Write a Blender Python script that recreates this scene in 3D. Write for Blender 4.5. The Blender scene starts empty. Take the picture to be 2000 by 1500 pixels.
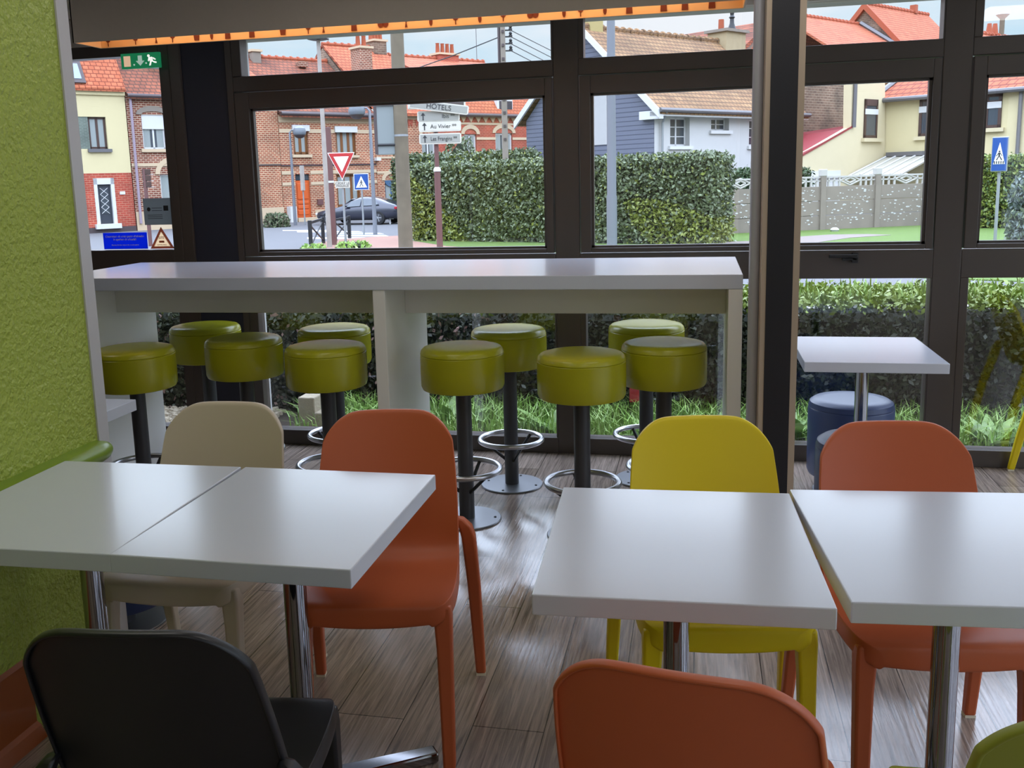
import bpy, math, random
import numpy as np
from mathutils import Vector
random.seed(7); rng = np.random.default_rng(7)
sc = bpy.context.scene
COL = sc.collection
R = math.radians

# ------------------------------------------------------------------ camera model
F, YAW, PIT, ROL, CX, CY, EYE = 1891.038, -0.21820247, 0.174007296, 0.0280789893, 949.044, 680.26, 1.5
_c, _s = math.cos, math.sin
FWD = np.array([_s(YAW)*_c(PIT), _c(YAW)*_c(PIT), -_s(PIT)])
_r0 = np.array([_c(YAW), -_s(YAW), 0.0]); _d0 = np.cross(FWD, _r0)
RGT = _c(ROL)*_r0 + _s(ROL)*_d0; DWN = -_s(ROL)*_r0 + _c(ROL)*_d0
CAM = np.array([0, 0, EYE])
def ray(px, py): return RGT*((px-CX)/F) + DWN*((py-CY)/F) + FWD
def on_z(px, py, z):
    d = ray(px, py); return CAM + d*((z-EYE)/d[2])
def at_depth(px, py, D): return CAM + ray(px, py)*D

# ------------------------------------------------------------------ materials
ALB = 1.0
def lin(c):
    out = []
    for v in c:
        v /= 255.0
        out.append((v/12.92 if v <= .04045 else ((v+.055)/1.055)**2.4)*ALB)
    return (*out, 1.0)
def new_mat(name):
    m = bpy.data.materials.new(name); m.use_nodes = True
    nt = m.node_tree; b = nt.nodes['Principled BSDF']
    return m, nt, b
def N(nt, t, **k):
    n = nt.nodes.new(t)
    for a, v in k.items():
        setattr(n, a, v)
    return n
def mat(name, col, rough=.5, metal=0.0, noise=0.0, nscale=8.0, bump=0.0, bscale=200.0, spec=None, coat=0.0, emit=None, estr=0.0, bdist=.002):
    m, nt, b = new_mat(name)
    b.inputs['Base Color'].default_value = lin(col); b.inputs['Roughness'].default_value = rough
    b.inputs['Metallic'].default_value = metal
    if spec is not None: b.inputs['Specular IOR Level'].default_value = spec
    if coat: b.inputs['Coat Weight'].default_value = coat; b.inputs['Coat Roughness'].default_value = .1
    if emit: b.inputs['Emission Color'].default_value = lin(emit); b.inputs['Emission Strength'].default_value = estr
    tc = None
    if noise or bump:
        tc = N(nt, 'ShaderNodeTexCoord')
    if noise:
        n = N(nt, 'ShaderNodeTexNoise'); n.inputs['Scale'].default_value = nscale; n.inputs['Detail'].default_value = 5
        nt.links.new(tc.outputs['Object'], n.inputs['Vector'])
        mx = N(nt, 'ShaderNodeMix', data_type='RGBA')
        c = np.array(lin(col)[:3])
        mx.inputs[6].default_value = (*(c*(1-noise)), 1); mx.inputs[7].default_value = (*np.minimum(c*(1+noise), 1), 1)
        nt.links.new(n.outputs['Fac'], mx.inputs[0]); nt.links.new(mx.outputs[2], b.inputs['Base Color'])
    if bump:
        n = N(nt, 'ShaderNodeTexNoise'); n.inputs['Scale'].default_value = bscale; n.inputs['Detail'].default_value = 3
        nt.links.new(tc.outputs['Object'], n.inputs['Vector'])
        bp = N(nt, 'ShaderNodeBump'); bp.inputs['Strength'].default_value = bump; bp.inputs['Distance'].default_value = bdist
        nt.links.new(n.outputs['Fac'], bp.inputs['Height']); nt.links.new(bp.outputs['Normal'], b.inputs['Normal'])
    return m
def film_mat(name, col, k=.75):
    m, nt, b = new_mat(name); b.inputs['Base Color'].default_value = lin(col); b.inputs['Roughness'].default_value = .4
    t = N(nt, 'ShaderNodeBsdfTranslucent'); t.inputs['Color'].default_value = lin(col); mx = N(nt, 'ShaderNodeMixShader'); mx.inputs[0].default_value = k
    nt.links.new(b.outputs[0], mx.inputs[1]); nt.links.new(t.outputs[0], mx.inputs[2]); nt.links.new(mx.outputs[0], nt.nodes['Material Output'].inputs['Surface']); return m
def brick_mat(name, c1, c2, cm, w=.23, h=.075, mortar=.014, rough=.9, mode='facade', bump=.3, noise=.25, nscale=1.2, offset=.5):
    """bricks or roof tiles; facade: (x+y, z); roof: (x, z*1.4)"""
    m, nt, b = new_mat(name); b.inputs['Roughness'].default_value = rough
    tc = N(nt, 'ShaderNodeTexCoord'); sp = N(nt, 'ShaderNodeSeparateXYZ'); cb = N(nt, 'ShaderNodeCombineXYZ')
    nt.links.new(tc.outputs['Object'], sp.inputs[0])
    if mode == 'facade':
        ad = N(nt, 'ShaderNodeMath', operation='ADD'); nt.links.new(sp.outputs[0], ad.inputs[0]); nt.links.new(sp.outputs[1], ad.inputs[1])
        nt.links.new(ad.outputs[0], cb.inputs[0]); nt.links.new(sp.outputs[2], cb.inputs[1])
    elif mode == 'roofy':
        nt.links.new(sp.outputs[1], cb.inputs[0]); nt.links.new(sp.outputs[2], cb.inputs[1])
    else:
        nt.links.new(sp.outputs[0], cb.inputs[0]); nt.links.new(sp.outputs[2], cb.inputs[1])
    br = N(nt, 'ShaderNodeTexBrick'); br.offset = offset
    for k, v in (('Color1', lin(c1)), ('Color2', lin(c2)), ('Mortar', lin(cm)), ('Scale', 1.0), ('Mortar Size', mortar), ('Brick Width', w), ('Row Height', h), ('Mortar Smooth', .3), ('Bias', 0.0)):
        br.inputs[k].default_value = v
    nt.links.new(cb.outputs[0], br.inputs['Vector'])
    n = N(nt, 'ShaderNodeTexNoise'); n.inputs['Scale'].default_value = nscale; n.inputs['Detail'].default_value = 6
    nt.links.new(tc.outputs['Object'], n.inputs['Vector'])
    mp = N(nt, 'ShaderNodeMapRange'); mp.inputs['From Min'].default_value = .3; mp.inputs['From Max'].default_value = .7
    mp.inputs['To Min'].default_value = 1-noise; mp.inputs['To Max'].default_value = 1+noise
    nt.links.new(n.outputs['Fac'], mp.inputs['Value'])
    mx = N(nt, 'ShaderNodeVectorMath', operation='SCALE'); nt.links.new(br.outputs['Color'], mx.inputs[0]); nt.links.new(mp.outputs[0], mx.inputs['Scale'])
    nt.links.new(mx.outputs[0], b.inputs['Base Color'])
    bp = N(nt, 'ShaderNodeBump'); bp.inputs['Strength'].default_value = bump; bp.inputs['Distance'].default_value = .02; bp.invert = True
    nt.links.new(br.outputs['Fac'], bp.inputs['Height']); nt.links.new(bp.outputs['Normal'], b.inputs['Normal'])
    return m
def band_mat(name, c, cdark, period=.16, rough=.7):
    """horizontal lap boards along z"""
    m, nt, b = new_mat(name); b.inputs['Roughness'].default_value = rough
    tc = N(nt, 'ShaderNodeTexCoord'); sp = N(nt, 'ShaderNodeSeparateXYZ'); nt.links.new(tc.outputs['Object'], sp.inputs[0])
    dv = N(nt, 'ShaderNodeMath', operation='DIVIDE'); dv.inputs[1].default_value = period; nt.links.new(sp.outputs[2], dv.inputs[0])
    fr = N(nt, 'ShaderNodeMath', operation='FRACT'); nt.links.new(dv.outputs[0], fr.inputs[0])
    lt = N(nt, 'ShaderNodeMath', operation='LESS_THAN'); lt.inputs[1].default_value = .2; nt.links.new(fr.outputs[0], lt.inputs[0])
    mx = N(nt, 'ShaderNodeMix', data_type='RGBA'); mx.inputs[6].default_value = lin(c); mx.inputs[7].default_value = lin(cdark)
    nt.links.new(lt.outputs[0], mx.inputs[0]); nt.links.new(mx.outputs[2], b.inputs['Base Color'])
    bp = N(nt, 'ShaderNodeBump'); bp.inputs['Strength'].default_value = .6; bp.inputs['Distance'].default_value = .02
    nt.links.new(fr.outputs[0], bp.inputs['Height']); nt.links.new(bp.outputs['Normal'], b.inputs['Normal'])
    return m
def glass_mat(name, tint=(255, 255, 255), ior=1.68):
    m = bpy.data.materials.new(name); m.use_nodes = True; nt = m.node_tree; nt.nodes.clear()
    o = N(nt, 'ShaderNodeOutputMaterial'); t = N(nt, 'ShaderNodeBsdfTransparent'); g = N(nt, 'ShaderNodeBsdfGlossy')
    g.inputs['Roughness'].default_value = .0; t.inputs['Color'].default_value = lin(tint)
    fz = N(nt, 'ShaderNodeFresnel'); ge = N(nt, 'ShaderNodeNewGeometry'); mr = N(nt, 'ShaderNodeMapRange')   # same IOR seen from either side of the thin pane
    mr.inputs['To Min'].default_value = ior; mr.inputs['To Max'].default_value = 1/ior; nt.links.new(ge.outputs['Backfacing'], mr.inputs['Value']); nt.links.new(mr.outputs[0], fz.inputs['IOR'])
    mx = N(nt, 'ShaderNodeMixShader')
    nt.links.new(fz.outputs[0], mx.inputs[0]); nt.links.new(t.outputs[0], mx.inputs[1]); nt.links.new(g.outputs[0], mx.inputs[2]); nt.links.new(mx.outputs[0], o.inputs[0])
    return m
def leaf_mat(name, col, var=.3, trans=.25):
    m, nt, b = new_mat(name); b.inputs['Roughness'].default_value = .45
    tc = N(nt, 'ShaderNodeTexCoord'); n = N(nt, 'ShaderNodeTexNoise'); n.inputs['Scale'].default_value = 9; n.inputs['Detail'].default_value = 6
    nt.links.new(tc.outputs['Object'], n.inputs['Vector'])
    mp = N(nt, 'ShaderNodeMapRange'); mp.inputs['From Min'].default_value = .3; mp.inputs['From Max'].default_value = .7; mp.inputs['To Min'].default_value = 1-var; mp.inputs['To Max'].default_value = 1+var
    nt.links.new(n.outputs['Fac'], mp.inputs['Value'])
    mx = N(nt, 'ShaderNodeVectorMath', operation='SCALE'); mx.inputs[0].default_value = lin(col)[:3]; nt.links.new(mp.outputs[0], mx.inputs['Scale'])
    nt.links.new(mx.outputs[0], b.inputs['Base Color'])
    return m
def floor_mat():
    m, nt, b = new_mat('wood_look_planks')
    tc = N(nt, 'ShaderNodeTexCoord'); sp = N(nt, 'ShaderNodeSeparateXYZ'); cb = N(nt, 'ShaderNodeCombineXYZ')
    nt.links.new(tc.outputs['Object'], sp.inputs[0]); nt.links.new(sp.outputs[1], cb.inputs[0]); nt.links.new(sp.outputs[0], cb.inputs[1])
    br = N(nt, 'ShaderNodeTexBrick'); br.offset = .37
    for k, v in (('Color1', lin((172, 156, 144))), ('Color2', lin((140, 124, 113))), ('Mortar', lin((72, 64, 58))), ('Scale', 1.0), ('Mortar Size', .0016), ('Brick Width', 1.2), ('Row Height', .2), ('Mortar Smooth', 0.0)):
        br.inputs[k].default_value = v
    nt.links.new(cb.outputs[0], br.inputs['Vector'])
    mp = N(nt, 'ShaderNodeMapping'); mp.inputs['Scale'].default_value = (1.2, 30, 1); nt.links.new(cb.outputs[0], mp.inputs['Vector'])
    n = N(nt, 'ShaderNodeTexNoise'); n.inputs['Scale'].default_value = 3.0; n.inputs['Detail'].default_value = 8; n.inputs['Roughness'].default_value = .65; n.inputs['Distortion'].default_value = .8
    nt.links.new(mp.outputs[0], n.inputs['Vector'])
    n2 = N(nt, 'ShaderNodeTexNoise'); n2.inputs['Scale'].default_value = 2.2; n2.inputs['Detail'].default_value = 4; nt.links.new(tc.outputs['Object'], n2.inputs['Vector'])
    r1 = N(nt, 'ShaderNodeMapRange'); r1.inputs['From Min'].default_value = .3; r1.inputs['From Max'].default_value = .72; r1.inputs['To Min'].default_value = .38; r1.inputs['To Max'].default_value = 1.4
    nt.links.new(n.outputs['Fac'], r1.inputs['Value'])
    mx = N(nt, 'ShaderNodeVectorMath', operation='SCALE'); nt.links.new(br.outputs['Color'], mx.inputs[0]); nt.links.new(r1.outputs[0], mx.inputs['Scale'])
    nt.links.new(mx.outputs[0], b.inputs['Base Color'])
    r2 = N(nt, 'ShaderNodeMapRange'); r2.inputs['From Min'].default_value = .35; r2.inputs['From Max'].default_value = .65; r2.inputs['To Min'].default_value = .06; r2.inputs['To Max'].default_value = .22
    nt.links.new(n2.outputs['Fac'], r2.inputs['Value']); nt.links.new(r2.outputs[0], b.inputs['Roughness'])
    b.inputs['Specular IOR Level'].default_value = .8
    bp = N(nt, 'ShaderNodeBump'); bp.inputs['Strength'].default_value = .18; bp.inputs['Distance'].default_value = .003
    nt.links.new(n.outputs['Fac'], bp.inputs['Height']); nt.links.new(bp.outputs['Normal'], b.inputs['Normal'])
    return m
M = dict(
    floor=floor_mat(),
    green_wall=mat('green_textured_wallpaint', (162, 178, 70), .42, bump=1.0, bscale=62, bdist=.012),
    green_rail=mat('green_rail_paint', (118, 144, 38), .3),
    brown_tile=mat('brown_skirting', (150, 78, 36), .4),
    ceiling=mat('ceiling_paint', (196, 188, 178), .8),
    wall=mat('offwhite_paint', (205, 198, 186), .8),
    tube_alu=mat('satin_tube', (186, 186, 196), .35, .25), alu=mat('trim_aluminium', (196, 194, 196), .4, .15),
    steel=mat('brushed_steel', (190, 190, 195), .28, 1.0),
    chrome=mat('chrome', (160, 160, 164), .07, 1.0),
    frame=mat('window_frame_bronze', (76, 68, 63), .38),
    navy=mat('navy_panel', (42, 43, 56), .5),
    pillar=mat('dark_panel', (25, 25, 32), .55),
    beige_edge=mat('beige_edge', (176, 158, 138), .55),
    glass=glass_mat('window_glass'),
    white_top=mat('white_laminate', (206, 211, 223), .2, noise=.015, nscale=5, spec=.8),
    white_mat=mat('white_panel', (240, 238, 232), .42),
    lime=mat('lime_vinyl', (170, 168, 28), .27, bump=.12, bscale=350),
    grey_pole=mat('charcoal_powdercoat', (62, 62, 66), .42),
    plate=mat('grey_plate', (120, 122, 126), .35, .6),
    blue=mat('navy_vinyl', (42, 58, 98), .38, bump=.1, bscale=300),
    orange=mat('orange_plastic', (188, 92, 50), .42, bump=.06, bscale=900),
    yellow=mat('yellow_plastic', (226, 202, 4), .42, bump=.06, bscale=900),
    beige=mat('beige_plastic', (196, 182, 160), .45, bump=.06, bscale=900),
    black=mat('black_plastic', (25, 26, 30), .36, bump=.06, bscale=900),
    olive=mat('olive_green_plastic', (150, 158, 58), .42, bump=.06, bscale=900),
    glide=mat('clear_glide', (225, 215, 190), .4),
    lamp_out=mat('taupe_shade', (186, 174, 160), .8, noise=.04, nscale=60),
    lamp_in=mat('orange_liner', (246, 206, 150), .6),
    lamp_brown=mat('brown_print', (112, 48, 22), .7),
    black_plain=mat('black_metal', (26, 26, 28), .45),
    exit_green=mat('exit_green', (18, 104, 66), .5, emit=(18, 104, 66), estr=.7), sign_white=mat('sign_white', (238, 238, 236), .5),
    exit_pink=mat('exit_door_tone', (205, 170, 140), .5, emit=(205, 170, 140), estr=.7), exit_grey=mat('exit_arrow_grey', (150, 172, 160), .5, emit=(150, 172, 160), estr=.7), exit_white=mat('exit_white', (236, 236, 230), .5, emit=(236, 236, 230), estr=.7),
    blue_sticker=film_mat('blue_sticker', (48, 88, 205), .85), brown_sticker=film_mat('brown_sticker', (170, 118, 98), .85), cream_sticker=film_mat('cream_sticker', (236, 218, 192), .9), film_white=film_mat('film_white', (250, 250, 250)),
    grey_notice=film_mat('grey_notice', (136, 138, 138), .8), dark_text=mat('dark_text', (40, 40, 42), .6),
    bulb=mat('lamp_tube', (255, 220, 160), .5, emit=(255, 232, 205), estr=5.0),
    )
ALB = .62   # outdoor colours darkened to offset the brightened sky
M.update(dict(
    asphalt=mat('asphalt', (116, 116, 118), .9, noise=.12, nscale=3), paving=mat('red_paving', (176, 134, 116), .9, noise=.15, nscale=2.5),
    lawn=mat('lawn', (104, 134, 48), .9, noise=.3, nscale=6, bump=.6, bscale=30, bdist=.05), path=mat('pale_path', (150, 136, 128), .9, noise=.1),
    soil=mat('soil', (70, 58, 44), .95, noise=.3), pale_slab=mat('pale_concrete_slab', (176, 172, 170), .85, noise=.06),
    paint=mat('road_paint', (232, 232, 228), .8),
    brick=brick_mat('warm_brick', (184, 96, 66), (158, 84, 62), (228, 196, 156), w=.21, h=.088, mortar=.017),
    brick2=brick_mat('brown_brick', (160, 84, 62), (134, 72, 56), (214, 186, 158), w=.21, h=.088, mortar=.017),
    brick_red=brick_mat('red_brick', (200, 84, 62), (178, 74, 56), (206, 140, 112), w=.25, h=.09, mortar=.012),
    brick_dark=brick_mat('weathered_brick', (150, 122, 100), (118, 92, 76), (168, 148, 126), w=.3, h=.11, mortar=.02, noise=.4),
    tile_orange=brick_mat('orange_tiles', (216, 124, 84), (200, 108, 70), (146, 66, 40), w=.24, h=.165, mortar=.02, mode='roof', noise=.12),
    tile_orange_y=brick_mat('orange_tiles_cross', (214, 112, 74), (194, 98, 64), (138, 66, 46), w=.3, h=.21, mortar=.03, mode='roofy', noise=.15),
    tile_brown=brick_mat('mossy_brown_tiles', (170, 96, 66), (146, 82, 58), (98, 62, 46), w=.24, h=.16, mortar=.024, mode='roof', noise=.4, nscale=.9),
    tile_ochre=brick_mat('ochre_tiles', (176, 138, 96), (158, 118, 82), (112, 84, 60), w=.24, h=.16, mortar=.024, mode='roof', noise=.3, nscale=.8),
    red_metal=mat('red_metal_sheet', (160, 48, 56), .5), cream=mat('cream_render', (242, 226, 176), .9, noise=.03), cream2=mat('pale_cream_render', (240, 224, 182), .9, noise=.04, nscale=3),
    stone=mat('cream_stone', (230, 204, 168), .85), white_render=mat('white_render', (226, 224, 220), .9, noise=.02),
    siding=band_mat('slate_blue_boards', (124, 129, 146), (84, 88, 106), .17), white_pvc=mat('white_pvc', (240, 240, 238), .5),
    dark_win=mat('window_dark', (74, 82, 90), .12, spec=.8), curtain_win=mat('net_curtain', (168, 176, 172), .5), wood_win=mat('brown_wood', (136, 84, 34), .5), brown_win=mat('dark_brown_wood', (84, 58, 48), .5),
    shutter_green=brick_mat('grey_green_tiles', (120, 132, 118), (106, 118, 106), (150, 158, 146), w=.2, h=.06, mortar=.01),
    orange_door=mat('orange_door', (232, 104, 40), .45), blue_door=mat('blue_door', (76, 112, 146), .5), dark_door=mat('anthracite_door', (58, 64, 74), .4),
    zinc=mat('zinc', (128, 126, 128), .45, .4), gutter=mat('dark_gutter', (86, 72, 72), .5), pot=mat('terracotta_pot', (186, 92, 56), .8),
    concrete=mat('weathered_concrete', (158, 146, 132), .9, noise=.18, nscale=3), concrete_l=mat('pale_concrete', (214, 208, 200), .85),
    wood_pole=mat('weathered_wood_pole', (128, 116, 96), .9, noise=.4, nscale=5), brown_post=mat('brown_metal_post', (124, 84, 80), .5), mottled=mat('mottled_post', (188, 178, 168), .8, noise=.3, nscale=4),
    grey_post=mat('grey_metal_post', (134, 138, 146), .5), lampgrey=mat('street_lamp_grey', (132, 140, 148), .4), galv=mat('galvanised', (176, 180, 182), .4, .3),
    sign_grey=mat('grey_sign_back', (150, 158, 156), .5), sign_grey2=mat('grey_signboard', (176, 176, 166), .6), sign_ivory=mat('ivory_signboard', (238, 234, 218), .6),
    sign_red=mat('sign_red', (206, 46, 46), .5), sign_blue=mat('sign_blue', (24, 86, 172), .5), sign_purple=mat('no_parking_blue', (110, 72, 160), .5),
    car=mat('dark_car_paint', (58, 60, 76), .22, .3, coat=.8), tyre=mat('tyre', (34, 34, 36), .8), car_glass=mat('car_glass', (70, 82, 92), .06, spec=.9), taillight=mat('tail_light', (200, 30, 50), .3),
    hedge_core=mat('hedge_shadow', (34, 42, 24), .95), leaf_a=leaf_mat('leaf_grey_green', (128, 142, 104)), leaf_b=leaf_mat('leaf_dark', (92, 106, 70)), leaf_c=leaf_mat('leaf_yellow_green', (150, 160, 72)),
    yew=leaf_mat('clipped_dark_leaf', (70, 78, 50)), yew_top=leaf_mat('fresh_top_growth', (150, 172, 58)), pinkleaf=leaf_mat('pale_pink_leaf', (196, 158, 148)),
    laurel=leaf_mat('laurel', (78, 108, 62)), bright_hedge=leaf_mat('bright_hedge', (128, 146, 58)), shrub_blue=leaf_mat('blue_grey_shrub', (112, 126, 120)),
    grass=leaf_mat('grass_blade', (146, 192, 76)), grass2=leaf_mat('grass_blade_light', (186, 222, 122)), weed=leaf_mat('weed_leaf', (164, 200, 118)),
    blockstone=mat('pale_stone_block', (206, 192, 166), .9, noise=.2, nscale=20, bump=.5, bscale=60, bdist=.01), litter_red=mat('red_wrapper', (186, 40, 44), .4), wire=mat('cable', (70, 72, 76), .6),
    translucent=mat('polycarbonate_roof', (214, 208, 190), .4),
))

# ------------------------------------------------------------------ mesh helpers
class MB:
    def __init__(s): s.v = []; s.f = []; s.mi = []; s.cur = 0
    def add(s, vs, fs):
        o = len(s.v); s.v += [tuple(map(float, v)) for v in vs]; s.f += [tuple(i+o for i in f) for f in fs]; s.mi += [s.cur]*len(fs); return s
    def hexa(s, p):   # 8 points: bottom 4 ccw, top 4 ccw
        return s.add(p, [(3, 2, 1, 0), (4, 5, 6, 7), (0, 1, 5, 4), (1, 2, 6, 5), (2, 3, 7, 6), (3, 0, 4, 7)])
    def box(s, x0, x1, y0, y1, z0, z1):
        x0, x1 = min(x0, x1), max(x0, x1); y0, y1 = min(y0, y1), max(y0, y1); z0, z1 = min(z0, z1), max(z0, z1)
        return s.hexa([(x0, y0, z0), (x1, y0, z0), (x1, y1, z0), (x0, y1, z0), (x0, y0, z1), (x1, y0, z1), (x1, y1, z1), (x0, y1, z1)])
    def tube(s, path, rad, n=12, cap=True, closed=False):
        path = [Vector(p) for p in path]; m = len(path); rad = rad if isinstance(rad, (list, tuple)) else [rad]*m
        vs = []; prev = None
        for i, p in enumerate(path):
            a = path[(i-1) % m] if (closed or i > 0) else p; b = path[(i+1) % m] if (closed or i < m-1) else p
            t = (b-a).normalized()
            u = t.cross(Vector((0, 0, 1))) if prev is None else prev-t*prev.dot(t)
            if u.length < 1e-4: u = t.cross(Vector((1, 0, 0)))
            u.normalize(); prev = u; w = t.cross(u)
            vs += [p+(u*math.cos(2*math.pi*k/n)+w*math.sin(2*math.pi*k/n))*rad[i] for k in range(n)]
        fs = []
        for i in range(m if closed else m-1):
            j = (i+1) % m
            fs += [(i*n+k, i*n+(k+1) % n, j*n+(k+1) % n, j*n+k) for k in range(n)]
        if cap and not closed: fs += [tuple(range(n))[::-1], tuple((m-1)*n+k for k in range(n))]
        return s.add(vs, fs)
    def lathe(s, prof, c=(0, 0, 0), n=40):   # prof: (r,z)
        vs = []; fs = []; m = len(prof)
        for r, z in prof: vs += [(c[0]+r*math.cos(2*math.pi*k/n), c[1]+r*math.sin(2*math.pi*k/n), c[2]+z) for k in range(n)]
        for i in range(m-1): fs += [(i*n+k, i*n+(k+1) % n, (i+1)*n+(k+1) % n, (i+1)*n+k) for k in range(n)]
        fs += [tuple(range(n))[::-1], tuple((m-1)*n+k for k in range(n))]
        return s.add(vs, fs)
    def prism(s, pts, d, axis='y', at=0.0):  # 2D outline extruded by d; axis y: pts (x,z); x: (y,z); z: (x,y)
        def P(a, b, t): return (a, t, b) if axis == 'y' else ((t, a, b) if axis == 'x' else (a, b, t))
        n = len(pts); vs = [P(a, b, at) for a, b in pts]+[P(a, b, at+d) for a, b in pts]
        fs = [tuple(range(n)), tuple(range(n, 2*n))[::-1]]+[(i, i+n, (i+1) % n+n, (i+1) % n) for i in range(n)]
        return s.add(vs, fs)
    def sweep(s, secs):   # list of (cx,cy,z,hx,hy) horizontal rectangles
        vs = []
        for x, y, z, a, b in secs: vs += [(x-a, y-b, z), (x+a, y-b, z), (x+a, y+b, z), (x-a, y+b, z)]
        fs = [(3, 2, 1, 0), tuple(4*(len(secs)-1)+k for k in range(4))]
        for i in range(len(secs)-1): fs += [(4*i+k, 4*i+(k+1) % 4, 4*i+4+(k+1) % 4, 4*i+4+k) for k in range(4)]
        return s.add(vs, fs)
    def build(s, name, mats, parent=None, smooth=False, bevel=0.0, seg=2, sub=0):
        me = bpy.data.meshes.new(name); me.from_pydata(s.v, [], s.f)
        for m in (mats if isinstance(mats, (list, tuple)) else [mats]): me.materials.append(m)
        if len(me.materials) > 1: me.polygons.foreach_set('material_index', s.mi)
        import bmesh
        bm = bmesh.new(); bm.from_mesh(me); bmesh.ops.recalc_face_normals(bm, faces=bm.faces); bm.to_mesh(me); bm.free()
        if smooth:
            me.polygons.foreach_set('use_smooth', [True]*len(me.polygons))
        me.update()
        o = bpy.data.objects.new(name, me); COL.objects.link(o)
        if parent: o.parent = parent
        if bevel:
            b = o.modifiers.new('edge', 'BEVEL'); b.width = bevel; b.segments = seg; b.limit_method = 'ANGLE'; b.angle_limit = R(40); b.harden_normals = False
        if sub:
            b = o.modifiers.new('smooth', 'SUBSURF'); b.levels = b.render_levels = sub
        if smooth and not sub:
            try: me.set_sharp_from_angle(angle=R(35))
            except Exception: pass
        return o
def tag(o, label=None, cat=None, group=None, kind=None):
    for k, v in (('label', label), ('category', cat), ('group', group), ('kind', kind)):
        if v: o[k] = v
    return o
def empty(name, loc=(0, 0, 0), rz=0.0, label=None, cat=None, group=None, kind=None):
    o = bpy.data.objects.new(name, None); o.empty_display_size = .1; COL.objects.link(o)
    o.location = loc; o.rotation_euler = (0, 0, rz); return tag(o, label, cat, group, kind)
def bx(name, m, b, parent=None, bevel=0.0): return MB().box(*b).build(name, m, parent, bevel=bevel)
def struct(name, m, b, parent=None, bevel=0.0):
    o = bx(name, m, b, parent, bevel)
    if not parent: o['kind'] = 'structure'
    return o
def dup(root, loc, rz, label, group=None):
    r = root.copy(); COL.objects.link(r); r.location = loc; r.rotation_euler = (0, 0, rz); r['label'] = label
    if group: r['group'] = group
    for ch in list(root.children):
        c = ch.copy(); COL.objects.link(c); c.parent = r
        for g in list(ch.children):
            d = g.copy(); COL.objects.link(d); d.parent = c
    return r
def text(s, size, m, parent, loc, name='lettering', rot=(math.pi/2, 0, 0), ex=.002, align='CENTER', sx=1.0, bold=0.0):
    cu = bpy.data.curves.new(name, 'FONT'); cu.body = s; cu.size = size; cu.extrude = ex; cu.offset = bold; cu.align_x = align; cu.align_y = 'CENTER'; cu.materials.append(m)
    t = bpy.data.objects.new('tmp', cu); COL.objects.link(t); bpy.context.view_layer.update()
    me = bpy.data.meshes.new_from_object(t.evaluated_get(bpy.context.evaluated_depsgraph_get())); me.name = name; bpy.data.objects.remove(t)
    o = bpy.data.objects.new(name, me); COL.objects.link(o); o.parent = parent; o.location = loc; o.rotation_euler = rot; o.scale = (sx, 1, 1); return o

# ------------------------------------------------------------------ room shell
W = 5.15      # inner plane of the glazing
o = struct('floor', M['floor'], (-7, 3.6, -3.2, W+.05, -.06, 0))
struct('ceiling', M['ceiling'], (-7, 3.6, -3.2, W+.05, 2.45, 2.55))
wl = MB().box(-2.0, -1.8, -3.2, 2.609, 0, 2.45).build('wall_left', M['green_wall']); wl['kind'] = 'structure'
t1 = struct('trim_1', M['alu'], (-1.806, -1.794, 2.563, 2.615, 0, 2.45))
struct('wall_back', M['wall'], (-7, 3.6, -3.3, -3.2, 0, 2.45))
rw_ = MB(); rw_.box(3.6, 3.7, -3.2, W+.05, 2.294, 2.45)
for a in (-3.2, -1.2, .85, 2.9, 4.95): rw_.box(3.6, 3.7, a, a+.2, 0, 2.294)
rw_.box(3.6, 3.7, -3.2, W+.05, 0, .09); rw_.box(3.6, 3.7, -3.2, W+.05, .955, 1.06); rw_.build('wall_right', M['frame'])['kind'] = 'structure'
for i, a in enumerate((-3.0, -1.0, 1.05, 3.1)): struct(f'window_{i+4}', M['glass'], (3.647, 3.653, a, a+1.85, .09, 2.294))
struct('wall_far_left', M['wall'], (-7.1, -7, -3.2, W+.05, 0, 2.45))
struct('wall_front', M['wall'], (-7, -3.7, W-.04, W+.1, 0, 2.45))
struct('trim_2', M['ceiling'], (-3.7, 3.6, W-.06, W+.04, 2.294, 2.45))
sk = MB().prism([(-1.8, 0), (-1.76, 0), (-1.775, .035), (-1.788, .045), (-1.788, .225), (-1.8, .235)], 5.3, axis='y', at=-3.15).build('baseboard_left', M['brown_tile']); sk['kind'] = 'structure'

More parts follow.
